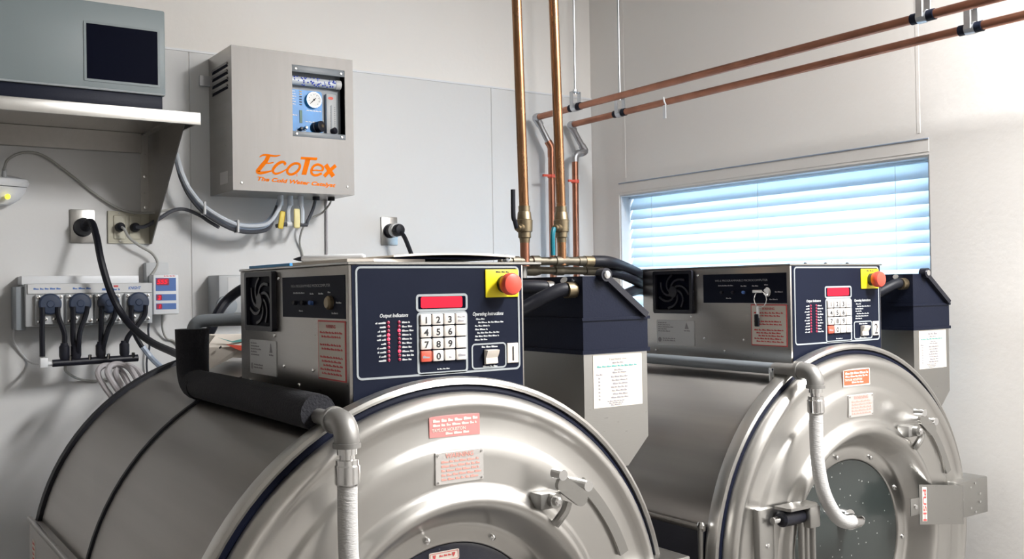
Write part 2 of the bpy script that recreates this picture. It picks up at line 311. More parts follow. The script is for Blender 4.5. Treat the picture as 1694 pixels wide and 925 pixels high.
# ---------------------------------------------------------------- washers
ZC = .9209
def build_washer(num, loc, label):
    first = num == 1
    W = thing('washing_machine', label, 'washing machine', loc, 'pair of industrial front-loading washers')
    def part(n, bm, m, **k): return obj(n, bm, m, W, (0, 0, ZC), **k)
    # drum
    part('drum_shell', lathe_y(B(), [(.40, .014), (.428, .014), (.43, .03), (.43, 1.06), (.425, 1.068), (.02, 1.068)]), 'drum')
    part('drum_strap', lathe_y(B(), [(.4295, .575), (.4345, .577), (.4355, .583), (.4345, .589), (.4295, .591)], closed=True), 'rubber')
    part('rear_rim', lathe_y(B(), [(.426, 1.045), (.438, 1.048), (.440, 1.066), (.432, 1.074), (.41, 1.076), (.41, 1.045)], closed=True), 'rubber')
    part('front_ring', lathe_y(B(), [(.429, .03), (.4405, .03), (.442, .022), (.442, .008), (.440, .002), (.435, -.001), (.4305, .002), (.429, .010), (.429, .03)], closed=True), 'door')
    part('door_gasket', lathe_y(B(), [(.428, .03), (.4285, .006), (.4225, .003), (.4170, .006), (.4155, .03)], closed=True), 'gasket')
    # door
    prof = [(.4185, .014), (.4192, -.001), (.4155, -.009), (.410, -.016), (.404, -.0195), (.397, -.0195), (.391, -.0155), (.386, -.0125), (.378, -.012), (.352, -.013), (.346, -.0145), (.341, -.019), (.335, -.021), (.320, -.0215), (.282, -.020), (.276, -.0205),
            (.271, -.025), (.266, -.032), (.259, -.037), (.252, -.0375), (.246, -.034), (.239, -.026), (.229, -.011), (.221, .003), (.215, .012), (.211, .016), (.205, .017), (.184, .017), (.181, .019), (.180, .026)]
    D = part('door', lathe_y(B(), prof, 128), 'door', sharp=50)
    gl = lathe_y(B(), [(.182, .026), (.179, .021), (.174, .0195)], 96); bmesh.ops.edgeloop_fill(gl, edges=[e for e in gl.edges if len(e.link_faces) == 1 and abs(e.verts[0].co.y-.0195) < 1e-4 and abs(e.verts[1].co.y-.0195) < 1e-4])
    obj('door_window', gl, 'glass1' if first else 'glass2', D)
    for k in range(10):
        t = R(102-36*k); c = (.1955*math.cos(t), .017, .1955*math.sin(t))
        obj('bolt', stack(B(), c, (0, -1, 0), [(0, .0058), (.002, .0058), (.0045, .0048), (.006, .002), (.0062, 0)], 10), 'chrome', D)
    # printed labels on the door
    obj('sticker', prism(B(), [(-.050, .386), (.040, .384), (.040, .352), (-.050, .354)], FR(-.0125), .0015), 'sticker' if first else 'sticker2', D)
    b = B(); F = FR(-.0141)
    for zz, h, a0, a1 in ((.3765, .005, -.044, .036), (.370, .004, -.044, .034), (.3565, .004, -.022, .020)): words(b, a0, a1, zz, h, F)
    text(b, 'TAYLOR HOUSTON', .0068, -.046, .3622, F, bold=.0002, width=.060)
    if not first: rring(b, -.052, .042, .350, .388, .001, .0025, F, .0004)
    obj('sticker_print', b, 'paper', D)
    pw = obj('warning_plate', box(B(), -.046, .040, -.0235, -.0195, .283, .332, .0006, 1), 'warnpl', D)
    b = B(); F = FR(-.0237); text(b, 'WARNING', .0098, -.003, .3225, F, 'CENTER', bold=.0002, width=.050)
    for i in range(5): words(b, -.036, .031+.004*(i % 2), .3155-.0066*i, .0036, F)
    obj('warning_print', b, 'pinkink', D)
    b = B()
    for a in (-.042, .036):
        for zz in (.287, .328): stack(b, (a, -.0235, zz), (0, -1, 0), [(0, .0022), (.0012, .0018), (.0015, 0)], 8)
    obj('rivets', b, 'chrome', D)
    if first:
        obj('door_tag', prism(B(), rrect(-.036, .018, .1545, .1705, .002), FR(.019), .0012), 'paper', D)
        b = B(); F = FR(.0176)
        for a, s in ((-.030, 1), (.011, -1)): prism(b, [(a, .1665), (a+s*.006, .1665), (a+s*.004, .1595), (a+s*.001, .163)], F, .0004)
        rring(b, -.0345, .0165, .156, .169, .002, .0006, F, .0003)
        words(b, -.018, .004, .1625, .003, F); obj('door_tag_print', b, 'redink', D)
    # latch lever high on the door
    Lt = part('latch', prism(B(), rrect(-.034, .034, -.013, .013, .012, 4), lambda a, b_, d=0: (.182+a*.80+b_*.60, -.058-d*1, .252-a*.60+b_*.80), .008), 'steel')
    for nm, p0, p1, r in (('latch_pivot', (.157, -.05, .282), (.157, -.074, .282), .0085), ('latch_pin', (.216, -.018, .256), (.216, -.064, .256), .009), ('latch_boss', (.152, -.02, .240), (.152, -.062, .240), .012)):
        obj(nm, cyl(B(), p0, p1, r, n=16), 'chrome' if nm != 'latch_boss' else 'steel', Lt)
    obj('latch_block', box(B(), .128, .170, -.052, -.021, .226, .252, .004), 'castgrey', Lt)
    obj('latch_nut', stack(B(), (.152, -.062, .240), (0, -1, 0), [(0, .0075), (.005, .0075), (.007, .004), (.007, 0)], 6), 'chrome', Lt)
    obj('latch_lever', tube(B(), [(.186, -.046, .232), (.180, -.046, .218), (.170, -.044, .206), (.164, -.040, .197)], .008), 'steel', Lt)
    b = B(); P = []
    for k in range(9):
        t = R(48-27*k/8); P.append((.334*math.cos(t), .334*math.sin(t)))
    for i in range(8):
        (a0, c0), (a1, c1) = P[i], P[i+1]; k = 1.055
        prism(b, [(a0, c0), (a1, c1), (a1*k, c1*k), (a0*k, c0*k)], FR(-.022), .006)
    obj('latch_bar', b, 'steel', Lt)
    # release box with PUSH plate on the right edge
    X = part('latch_box', box(B(), .330, .461, -.042, .10, .010, .098, .003), 'steel')
    poly = [(.342, -.044), (.340, -.050), (.334, -.0545), (.325, -.0555), (.315, -.0545), (.176, -.0475), (.172, -.0455), (.172, -.0435), (.315, -.0500), (.326, -.0510), (.334, -.0470), (.336, -.042)]
    obj('push_plate', prism(B(), poly, lambda a, b_, d=0: (a, b_, .002+(.332-a)*.13+d), .091), 'steel', X)
    pm = lambda a, b_, d=0: (.175+a, -.0478-a*.05-d, b_-.13*a)
    obj('push_label', prism(B(), rect(.004, .020, .030, .108), pm, .0008), 'paper', X)
    b = B(); text(b, 'PUSH', .0165, .0062, .1045, lambda a, b_, d=0: pm(a, b_, .0012), rot=R(-90), width=.072, bold=.0003); obj('push_lettering', b, 'redink', X)
    obj('latch_tab', box(B(), .140, .176, -.0455, -.0425, .045, .085, .002), 'steel', X)
    b = B()
    for a, zz in ((.385, .080), (.405, .088), (.425, .060), (.425, .040), (.405, .018), (.385, .030), (.350, .055)): stack(b, (a, -.042, zz), (0, -1, 0), [(0, .0035), (.002, .003), (.003, 0)], 8)
    stack(b, (.156, -.0455, .065), (0, -1, 0), [(0, .006), (.004, .005), (.006, 0)], 8)
    obj('screws', b, 'chrome', X)
    # hinge on the left edge
    Hg = part('hinge', box(B(), -.345, -.300, -.030, -.012, -.20, .125, .004), 'steel')
    obj('hinge_roller', stack(B(), (-.302, -.046, .103), (1, 0, 0), [(0, .012), (.004, .0165), (.060, .0165), (.064, .014), (.064, .005)], 20), 'black', Hg)
    obj('roller_pin', cyl(B(), (-.325, -.046, .103), (-.300, -.046, .103), .007), 'chrome', Hg)
    b = B(); prism(b, [(-.300, -.064), (-.296, -.070), (-.215, -.070), (-.205, -.058), (-.205, -.030), (-.300, -.030)], TO(.121), .006); box(b, -.238, -.205, -.070, -.030, .078, .123, .004); obj('hinge_bracket', b, 'steel', Hg)
    for a in (-.243, -.228, -.208): obj('hinge_rod', cyl(B(), (a, -.050, -.20), (a, -.050, .09), .0065), 'steel', Hg)
    stp = B(); stack(stp, (-.322, -.030, .05), (0, -1, 0), [(0, .006), (.003, .005), (.005, 0)], 10); obj('hinge_screw', stp, 'chrome', Hg)
    # base cabinet
    Bs = part('base_cabinet', box(B(), -.441, .441, .034, 1.082, -ZC, .088, .003), 'drum' if first else 'black')  # black on the second washer paints in the dark reflection of its stainless side
    obj('edge_trim', box(B(), -.446, -.436, .028, 1.084, .084, .096, .003), 'boxsteel', Bs)
    obj('corner_post', cyl(B(), (-.444, .036, -ZC+.002), (-.444, .036, .090), .0055), 'steel', Bs)
    obj('corner_bolt', stack(B(), (-.444, .034, .092), (0, 0, 1), [(0, .008), (.006, .009), (.012, .006), (.014, 0)], 12), 'chrome', Bs)
    if first:
        obj('side_label', prism(B(), rect(1.005, 1.035, -.01, .055), SI(-.441), .001), 'paper', Bs)
        b = B()
        for i in range(5): words(b, 1.031, 1.009, .045-.011*i, .006, SI(-.4422))
        obj('side_label_print', b, 'redink', Bs)
    # control box
    y0 = .0405
    K = part('control_box', box(B(), -.155, .166, y0, .518, .375, .6185, .0025), 'boxsteel')
    obj('top_plate', box(B(), -.1565, .203 if first else .170, y0-.002, .520, .6185, .6227, .001, 1), 'steel', K)
    if not first:
        b = B()
        for a in (-.085, -.015, .062): stack(b, (a, .055, .6227), (0, 0, 1), [(0, .004), (.003, .003), (.0035, 0)], 8)
        obj('lid_screws', b, 'black', K)
    obj('control_panel', box(B(), -.1495, .1615, y0-.0012, y0+.001, .385, .6175), 'panel', K)
    px, pz = -.1439, .6159
    FP = FR(y0-.0012); T = .0008
    f = lambda a, b_: (px+a/1000, pz-b_/1000)
    for nm, a0, a1, b0, b1, rr_, w_ in (('panel_outline', 0, .300, .1723, 0, .009, .0032), ('display_outline', .103, .198, .0715, .044, .006, .0038), ('keypad_outline', .104, .197, .171, .072, .007, .0038), ('switch_outline', .204, .272, .168, .126, .007, .0026)):
        obj(nm, rring(B(), px+a0, px+a1, pz-b0, pz-b1, rr_, w_, FP, T), 'silver', K)
    obj('display_bezel', prism(B(), rect(px+.107, px+.194, pz-.0675, pz-.048), FP, .0004), 'gloss', K)
    obj('display', prism(B(), rrect(px+.112, px+.188, pz-.066, pz-.0485, .003), FP, .0007), 'disp', K)
    digs = {(0, 0): '1', (1, 0): '2', (2, 0): '3', (0, 1): '4', (1, 1): '5', (2, 1): '6', (0, 2): '7', (1, 2): '8', (2, 2): '9', (1, 3): '0'}
    db, sm = B(), B(); FK = FR(y0-.0012-.0048)
    for r_ in range(4):
        for c in range(4):
            a0 = px+.1085+.0216*c; z1 = pz-.0755-.0192*r_
            ky = box(B(), a0+.0005, a0+.0198, y0-.006, y0-.0008, z1-.0172, z1, .0018, 2)
            obj('key', ky, 'redkey' if (c, r_) == (0, 3) else 'key', K)
            if (c, r_) in digs: text(db, digs[(c, r_)], .0145, a0+.0102, z1-.0142, FK, 'CENTER', bold=.0004, sx=1.1)
            elif (c, r_) in ((3, 3), (0, 3)): words(sm, a0+.003, a0+.0165, z1-.0115, .0042, FK)
            elif (c, r_) == (2, 3): words(sm, a0+.008, a0+.012, z1-.013, .003, FK)
            elif (c, r_) == (3, 0): words(sm, a0+.003, a0+.0165, z1-.007, .003, FK); words(sm, a0+.003, a0+.0165, z1-.0135, .003, FK)
    obj('key_digits', db, 'ink', K); obj('key_small_print', sm, 'greyink', K)
    # indicator lights
    on = {(0, 3), (0, 4), (1, 2), (1, 7)} if first else set()
    for s, a in ((0, .0545), (1, .0730)):
        for i in range(10):
            zz = pz-.0865-.0064*i
            obj('indicator_lamp', stack(B(), (px+a, y0-.0012, zz), (0, -1, 0), [(0, .0027), (.0010, .0025), (.0018, .001), (.0018, 0)], 10), 'ledon' if (s, i) in on else 'ledoff', K)
    b = B(); FT = FR(y0-.0012)
    text(b, 'Output Indicators', .0078, px+.0395, pz-.0785, FT, shear=.25, bold=.00025, width=.049)
    text(b, 'Operating Instructions', .0078, px+.207, pz-.0805, FT, shear=.25, bold=.00025, width=.060)
    for i in range(10):
        zz = pz-.0885-.0064*i; words(b, px+.050, px+.050-rng.uniform(.011, .018), zz, .0030, FT); words(b, px+.078, px+.078+rng.uniform(.012, .021), zz, .0030, FT)
    for i, (a0, a1) in enumerate(((.214, .232), (.218, .267), (.212, .240), (.212, .236), (.216, .261), (.212, .258), (.211, .235))): words(b, px+a0, px+a1, pz-.0875-.0056*i, .0027, FT)
    words(b, px+.224, px+.256, pz-.1335, .003, FT); words(b, px+.226, px+.254, pz-.1655, .003, FT); words(b, px+.140, px+.163, pz-.1640, .002, FT)
    obj('panel_print', b, 'panelprint', K)
    # emergency stop
    obj('stop_plate', box(B(), px+.232, px+.2975, y0-.004, y0-.001, pz-.0515, pz-.0055, .0015), 'yellow', K)
    b = B(); words(b, px+.252, px+.278, pz-.011, .0028, FR(y0-.004)); obj('stop_plate_print', b, 'ink', K)
    obj('stop_collar', cyl(B(), (px+.268, y0-.004, pz-.030), (px+.268, y0-.016, pz-.030), .0145, n=28), 'black', K)
    obj('stop_button', stack(B(), (px+.268, y0-.014, pz-.030), (0, -1, 0), [(0, .012), (.001, .0165), (.007, .0185), (.014, .0185), (.018, .0165), (.0200, .011), (.0208, .0)], 32), 'red', K, sharp=40)
    # rocker switch and number tile
    obj('switch_well', prism(B(), rect(px+.2265, px+.2535, pz-.1625, pz-.136), FT, .0005), 'gloss', K)
    sw = [(pz-.137, -.004), (pz-.1375, -.013), (pz-.1435, -.011), (pz-.150, -.0065), (pz-.159, -.0075), (pz-.1605, -.003), (pz-.1605, 0), (pz-.137, 0)]
    sbm = B(); A = [sbm.verts.new((px+.2285, y0+d, z)) for z, d in sw]; C_ = [sbm.verts.new((px+.2515, y0+d, z)) for z, d in sw]
    sbm.faces.new(A); sbm.faces.new(C_)
    for i in range(len(sw)): sbm.faces.new((A[i], A[(i+1) % len(sw)], C_[(i+1) % len(sw)], C_[i]))
    obj('rocker_switch', sbm, 'paper', K)
    obj('number_tile', box(B(), px+.273, px+.295, y0-.004, y0-.001, pz-.161, pz-.128, .0008, 1), 'paper', K)
    b = B(); text(b, '1' if first else '2', .034, px+.284, pz-.157, FR(y0-.004), 'CENTER', bold=.0002, sx=.8); obj('number', b, 'ink', K)
    # left side of the box
    S = SI(-.155)
    g = obj('fan_grille', ring2(B(), rrect(.332, .470, .510, .616, .006), rrect(.341, .461, .519, .607, .004), S, .009), 'black', K)
    obj('fan_well', prism(B(), rrect(.333, .469, .511, .615, .006), S, .002), 'gloss', K)
    for k in range(7):
        t0 = 2*math.pi*k/7; P = [(.401+(.008+.035*s)*math.cos(t0+1.5*s)*1.25, .563+(.008+.035*s)*math.sin(t0+1.5*s)) for s in (0, .25, .5, .75, 1)]
        obj('fan_blade', ribbon(B(), P, .005, SI(-.157), .003, 3), 'black', K)
    obj('fan_hub', disc(B(), .401, .563, .014, SI(-.157), .005, 20), 'black', K)
    obj('service_panel', prism(B(), rect(.050, .301, .5365, .6035), S, .0012), 'panel', K)
    b = B(); Sp = SI(-.1563); text(b, 'WE-6 PROGRAMMABLE MICROCOMPUTER', .0065, .262, .586, Sp, flip=-1, width=.160)
    for a0, a1, zz in ((.252, .205, .5755), (.182, .165, .574), (.148, .130, .574), (.112, .100, .576), (.082, .060, .560), (.098, .075, .5435), (.228, .212, .546)): words(b, a0, a1, zz, .0028, Sp)
    obj('service_print', b, 'grey', K)
    for a in (.24, .205, .172): obj('toggle', cyl(B(), (-.156, a, .560), (-.163, a-.002, .561), .0035, n=10), 'black' if a != .172 else 'blueink', K)
    obj('key_lock', stack(B(), (-.156, .1, .561), (-1, 0, 0), [(0, .011), (.006, .011), (.009, .008), (.009, .003)], 20), 'brass' if first else 'chrome', K)
    obj('warning_label', prism(B(), rect(.050, .1525, .4405, .5335), S, .0012), 'redink', K)
    obj('warning_label_paper', prism(B(), rect(.0525, .150, .443, .531), S, .0016), 'paper', K)
    b = B(); Sw = SI(-.1567); text(b, 'WARNING', .0075, .1015, .5215, Sw, 'CENTER', flip=-1, bold=.0002, width=.036)
    for i in range(11):
        if i not in (2, 5): words(b, .143-.006*(i % 3), .060+.006*(i % 2), .513-.0064*i, .0034, Sw)
    obj('warning_label_print', b, 'redink', K)
    obj('nameplate', prism(B(), rrect(.334, .466, .431, .493, .003), S, .0013), 'platew', K)
    b = B(); Sn = SI(-.1564)
    for i in range(5): words(b, .460, .430-.012*(i % 3), .485-.0052*i, .0026, Sn)
    for i in range(2): words(b, .444, .400, .446-.005*i, .003, Sn)
    disc(b, .455, .444, .006, Sn, .0003); prism(b, [(.352, .472), (.366, .472), (.360, .488)], Sn, .0003); words(b, .368, .348, .4665, .003, Sn)
    obj('nameplate_print', b, 'greyink', K)
    b = B()
    for a, zz in ((.320, .602), (.342, .503), (.300, .452), (.175, .452), (.235, .424), (.470, .416)): stack(b, (-.155, a, zz), (-1, 0, 0), [(0, .0035), (.002, .003), (.003, 0)], 8)
    obj('side_screws', b, 'chrome', K)
    if not first:   # key ring hanging from the lock
        kb = B(); tube(kb, [(-.168, .1+.018*math.cos(t)+.014, .545+.018*math.sin(t)) for t in [2*math.pi*i/14 for i in range(15)]], .0012, 6, 1); box(kb, -.170, -.167, .108, .136, .559, .566, .001, 1)
        box(kb, -.170, -.167, .116, .126, .502, .530, .002, 1); obj('key_ring', kb, 'chrome', K)
        obj('key_fob', box(B(), -.172, -.166, .118, .130, .484, .512, .002), 'rubber', K)
    # supply hopper
    Hh = part('supply_hopper', prism(B(), [(.293, .462), (.441, .462), (.441, .304), (.392, .255), (.30, .255), (.293, .262)], FR(.365), .324), 'steel')
    obj('hopper_collar', prism(B(), rect(.292, .443, .466, .521), FR(.367), .327), 'lid', Hh)
    obj('collar_lip', prism(B(), rect(.289, .4465, .460, .467), FR(.369), .331), 'lid', Hh)
    obj('lid_lip', prism(B(), rect(.289, .4475, .519, .5245), FR(.369), .331), 'lid', Hh)
    obj('hopper_lid', prism(B(), [(.293, .5245), (.443, .5245), (.441, .529), (.342, .598), (.293, .598)], FR(.366), .3255), 'lid', Hh)
    ar = B(); d = Vector((.434-.338, 0, .528-.600)); n_ = Vector((-d.z, 0, d.x)).normalized()*-.0055
    a, c = Vector((.338, 0, .600)), Vector((.437, 0, .526))
    prism(ar, [(p.x, p.z) for p in (a-n_, c-n_, c+n_, a+n_)], FR(.046), .014); cyl(ar, (.338, .046, .600), (.338, .028, .600), .012); obj('lid_arm', ar, 'black', Hh)
    obj('arm_bolt', stack(B(), (.338, .029, .600), (0, -1, 0), [(0, .0075), (.003, .007), (.005, 0)], 12), 'chrome', Hh)
    sh = prism(B(), rect(.3135, .4275, .364, .458), FR(.041), .0008); obj('instruction_sheet', sh, 'paper', Hh)
    b = B(); F = FR(.0400)
    if first: text(b, 'Fairfield Inn', .0065, .3705, .4475, F, 'CENTER', width=.040)
    else: words(b, .352, .389, .4475, .005, F)
    words(b, .358, .383, .4415, .003, F); words(b, .362, .384, .4285, .003, F); words(b, .358, .390, .424, .003, F); words(b, .320, .334, .4215, .003, F)
    for i in range(7):
        words(b, .354+.002*(i % 3), .394-.002*(i % 2), .4165-.0062*i, .003, F); words(b, .325, .329, .4150-.0062*i, .003, F)
    for i in range(3): words(b, .345+.004*i, .386-.004*i, .3735-.0034*i, .002, F)
    obj('sheet_print', b, 'greyink', Hh); b = B(); words(b, .322, .415, .4355, .0032, F); obj('sheet_heading', b, 'teal', Hh)
    obj('supply_hose', tube(B(), [(.289, .062, .574), (.262, .066, .574), (.230, .078, .560), (.198, .10, .540), (.168, .13, .525), (.168, .22, .50)], .0125, 12), 'rubber', Hh)
    obj('supply_hose', tube(B(), [(.289, .122, .577), (.262, .125, .580), (.225, .14, .580), (.19, .17, .570), (.176, .24, .55)], .0125, 12), 'rubber', Hh)
    for yy, zz in ((.062, .574), (.122, .577)): obj('hose_clamp', cyl(B(), (.291, yy, zz), (.272, yy, zz), .0145, n=14), 'brass' if yy < .1 else 'chrome', Hh)
    obj('drain_nub', cyl(B(), (.291, .084, .585), (.282, .080, .592), .007, n=10), 'chrome', Hh)
    # rinse pipe, elbow and hose
    hx, hy, hz = -.21, -.060, .397
    if first:
        Pp = part('rinse_pipe', tube(B(), [(hx, .10, hz), (hx, -.035, hz)], .0115, 14, smooth=False), 'castgrey')
        fo = obj('foam_sleeve', tube(B(), [(hx, .03, hz+.005), (hx, .30, hz+.006), (hx, .56, hz+.006), (hx, .600, hz+.006)], .0275, 18, 8), 'foam', Pp)
        fo2 = obj('foam_sleeve', tube(B(), [(hx, .59, hz+.004), (hx, .625, hz+.008), (hx, .640, hz+.03), (hx, .642, hz+.07), (hx, .642, hz+.112)], lambda t: .0285+.004*t, 18, 8), 'foam', Pp)
        obj('pipe_top', tube(B(), [(hx, .642, hz+.105), (hx+.010, .640, hz+.124), (hx+.04, .635, hz+.128), (hx+.12, .62, hz+.128)], .013, 12), 'pvc', Pp)
    else:
        Pp = part('rinse_pipe', tube(B(), [(hx, .62, hz+.004), (hx, .035, hz)], .0125, 16, smooth=False), 'pvc')
        obj('pipe_sleeve', tube(B(), [(hx, .04, hz), (hx, -.035, hz)], .0135, 16, smooth=False), 'castgrey', Pp)
        obj('pipe_clip', box(B(), hx-.016, hx+.016, .030, .044, hz-.030, hz+.004, .003), 'chrome', Pp)
    obj('elbow', tube(B(), [(hx, -.025, hz), (hx, -.045, hz), (hx, -.060, hz-.006), (hx, -.066, hz-.020), (hx, -.066, hz-.032)], .0175, 16), 'castgrey', Pp)
    obj('elbow_collar', cyl(B(), (hx, -.022, hz), (hx, -.030, hz), .0195, n=20), 'castgrey', Pp); obj('elbow_collar', cyl(B(), (hx, -.066, hz-.027), (hx, -.066, hz-.034), .0195, n=20), 'castgrey', Pp)
    b = B(); stack(b, (hx, -.066, hz-.033), (0, 0, -1), [(0, .014), (.010, .014), (.0105, .0105), (.017, .0105), (.0175, .016), (.024, .016), (.026, .0175), (.050, .0175), (.052, .016), (.053, .010)], 20)
    obj('coupling', b, 'chrome', Pp)
    hp = [(hx, -.066, hz-.080), (hx-.001, -.067, .26), (hx, -.070, .20), (hx+.012, -.074, .145), (hx+.045, -.074, .098), (hx+.085, -.066, .076), (hx+.130, -.052, .067)]
    Hs = part('rinse_hose', tube(B(), hp, .0142, 14, 8), 'hose')
    b = B(); q0, q1 = Vector((hx+.120, -.055, .069)), Vector((hx+.155, -.044, .063)); cyl(b, q0, q1, .0158, n=16); cyl(b, q1, q1+(q1-q0)*.5, .012, n=16); cyl(b, q0-(q1-q0)*.05, q0+(q1-q0)*.25, .0172, n=16)
    obj('hose_nozzle', b, 'chrome', Hs)
    b = B(); cyl(b, (hx+.180, -.038, .060), (hx+.190, .0, .058), .010); cyl(b, (hx+.190, -.0, .058), (hx+.192, .022, .058), .018, n=20); obj('nozzle_stem', b, 'chrome', Hs)
    return W
build_washer(1, (.7925, 1.3264, 0), 'stainless industrial washer numbered 1, with foam-wrapped pipe on its drum')
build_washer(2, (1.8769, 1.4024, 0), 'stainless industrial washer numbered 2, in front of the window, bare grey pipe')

# ---------------------------------------------------------------- steel ozone cabinet
cab = thing('ozone_cabinet', 'stainless wall cabinet lettered EcoTex with a small instrument window', 'cabinet', (0, 0, 0))
cx0, cx1, cy0, cz0, cz1 = .9371, 1.3128, 2.764, 1.791, 2.2032
wx0, wx1, wz0, wz1 = 1.118, 1.286, 1.957, 2.168
b = B()
for q in ((cx0, cx0+.002, cy0, YB, cz0, cz1), (cx1-.002, cx1, cy0, YB, cz0, cz1), (cx0, cx1, cy0, YB, cz1-.002, cz1), (cx0, cx1, cy0, YB, cz0, cz0+.002)): box(b, *q)
obj('cabinet_shell', b, 'boxsteel', cab)
b = B()
for q in ((cx0, wx0, cz0, cz1), (wx1, cx1, cz0, cz1), (wx0, wx1, cz0, wz0), (wx0, wx1, wz1, cz1)): box(b, q[0], q[1], cy0-.004, cy0, q[2], q[3])
obj('cabinet_front', b, 'cabsteel', cab)
obj('back_plate', box(B(), cx0+.01, cx1-.01, cy0+.045, cy0+.048, cz0+.01, cz1-.01), 'gloss', cab)
for k in range(4):
    b = B(); z = 2.151-.0212*k; prism(b, [(2.790, z-.003), (2.930, z-.003), (2.926, z+.002), (2.915, z+.0045), (2.805, z+.0045), (2.794, z+.002)], SI(cx0), .0015); obj('vent_slot', b, 'gloss', cab)
for k in range(4):
    z = 2.151-.0212*k; obj('louvre', prism(B(), [(2.788, z+.004), (2.932, z+.004), (2.925, z+.0105), (2.795, z+.0105)], SI(cx0), .003), 'cabsteel', cab)
obj('mounting_tab', box(B(), .906, .938, YB-.012, YB-.002, 2.118, 2.150, .002), 'galv', cab)
obj('side_decal', prism(B(), rect(2.80, 2.87, 1.815, 1.85), SI(cx0), .0008), 'warnpl', cab)
b = B()
for a, z in ((.962, 1.812), (1.290, 1.815)): stack(b, (a, cy0-.004, z), (0, -1, 0), [(0, .004), (.002, .003), (.0025, 0)], 8)
obj('front_screws', b, 'steel', cab)
# lettering
def em(a, b_): return (1.008+(a-100)/1500*.249, 1.893-.0796*(b_-100)/500+(a-100)/1500*.0145)
FC = FR(cy0-.004)
ek = [0]
def eco(pts, w, sm=5, bm_=None): ek[0] += 1; return ribbon(bm_, [em(*p) for p in pts], w, FC, .0006+.00003*ek[0], sm)
lb = B(); k = .249/1500
eco([(150, 128), (195, 98), (260, 90), (350, 100), (440, 108), (525, 90)], lambda t: k*(16+22*math.sin(math.pi*t)), bm_=lb)
eco([(310, 100), (270, 185), (205, 265), (140, 345), (112, 390), (160, 415), (270, 402), (375, 375)], lambda t: k*(70 if t < .6 else 70-50*(t-.6)/.4), bm_=lb)
eco([(238, 232), (320, 240), (400, 225)], k*24, bm_=lb)
eco([(595, 275), (612, 240), (560, 216), (480, 250), (405, 325), (385, 390), (430, 432), (520, 412), (640, 350)], lambda t: k*(34+16*math.sin(math.pi*min(1, t*1.3))) if t < .75 else k*(40-80*(t-.75)), bm_=lb)
eco([(800, 240), (715, 280), (650, 365), (665, 430), (735, 446), (830, 395), (885, 310), (868, 255), (800, 240)], k*44, bm_=lb)
prism(lb, [em(*p) for p in ((910, 120), (1222, 135), (1203, 187), (900, 167))], FC, .0006); prism(lb, [em(*p) for p in ((990, 165), (1087, 170), (1003, 457), (913, 455))], FC, .0006)
eco([(1115, 372), (1200, 372), (1305, 374), (1318, 310), (1240, 266), (1160, 285), (1105, 360), (1110, 435), (1185, 468), (1300, 432)], lambda t: k*(44 if t > .22 else 26), bm_=lb)
eco([(1378, 268), (1450, 380), (1525, 488)], k*82, bm_=lb); ribbon(lb, [em(*p) for p in ((1575, 282), (1450, 385), (1345, 486))], k*62, FC, .0009, 5)
q = em(805, 485); text(lb, '3', .010, q[0], q[1], FC, shear=.2, bold=.0002, rot=R(3))
q = em(85, 548); text(lb, 'The Cold Water Catalyst', .0158, q[0], q[1], FC, shear=.28, bold=.0006, width=.243, rot=R(-2.1))
obj('lettering', lb, 'orange', cab)
# instrument window
def wp(s, t): return (wx0+s*(wx1-wx0), wz1-t*(wz1-wz0))
yi = cy0+.030
obj('instrument_back', box(B(), wx0, wx1, yi, yi+.003, wz0, wz1), 'mgrey', cab)
b = prism(B(), rrect(wp(0, 0)[0]-.004, wp(.64, 0)[0], wp(0, .96)[1], wp(0, .31)[1], .008), FR(yi), .002); obj('blue_panel', b, 'blueglow', cab)
for t0, t1 in ((0, .095), (.925, 1.0)): obj('clamp_strip', box(B(), wx0, wx1, cy0-.004, cy0+.002, wp(0, t1)[1], wp(0, t0)[1], .001), 'pvc', cab)
b = B()
for s, t in ((.07, .05), (.93, .05), (.07, .962), (.93, .962)): stack(b, (wp(s, t)[0], cy0-.004, wp(s, t)[1]), (0, -1, 0), [(0, .005), (.002, .004), (.003, 0)], 10)
obj('strip_screws', b, 'chrome', cab)
a = wp(0, .2); obj('dryer_tube', cyl(B(), (wx0-.01, yi-.014, a[1]), (wp(.88, 0)[0], yi-.014, a[1]), .013, n=16), 'clear', cab)
obj('dryer_cap', cyl(B(), (wp(.86, 0)[0], yi-.014, a[1]), (wp(.96, 0)[0], yi-.014, a[1]), .0145, n=16), 'platew', cab)
bb = B()
for i in range(46):
    th = R(rng.uniform(110, 250)); x = wx0+rng.uniform(.002, .142); r = rng.uniform(.002, .0036); c = Vector((x, yi-.014+.0125*math.cos(th), a[1]+.0125*math.sin(th)))
    bmesh.ops.create_icosphere(bb, subdivisions=1, radius=r, matrix=Matrix.Translation(c))
o = obj('desiccant_beads', bb, 'bead', cab); o['kind'] = 'stuff'
g = wp(.46, .445); GY = yi-.002
obj('gauge_body', stack(B(), (g[0], GY, g[1]), (0, -1, 0), [(0, .024), (.010, .0245), (.012, .0235), (.012, .0205), (.009, .020)], 32), 'galv', cab)
obj('gauge_face', disc(B(), g[0], g[1], .0205, FR(GY-.009), .0008, 28), 'white', cab)
b = B(); ribbon(b, [(g[0]-.010, g[1]-.010), (g[0]+.006, g[1]+.006)], .0022, FR(GY-.0101), .0006, 0); disc(b, g[0], g[1], .0028, FR(GY-.0101), .0008)
for i in range(9): t = R(225-270*i/8); ribbon(b, [(g[0]+.015*math.cos(t), g[1]+.015*math.sin(t)), (g[0]+.018*math.cos(t), g[1]+.018*math.sin(t))], .0012, FR(GY-.0099), .0004, 0)
obj('gauge_needle', b, 'ink', cab)
for i in range(6): q = wp(.23, .335+.037*i); obj('status_lamp', box(B(), q[0]-.0035, q[0]+.0035, GY-.0015, GY, q[1]-.0015, q[1]+.0015), 'ledyel' if i < 2 else 'ink', cab)
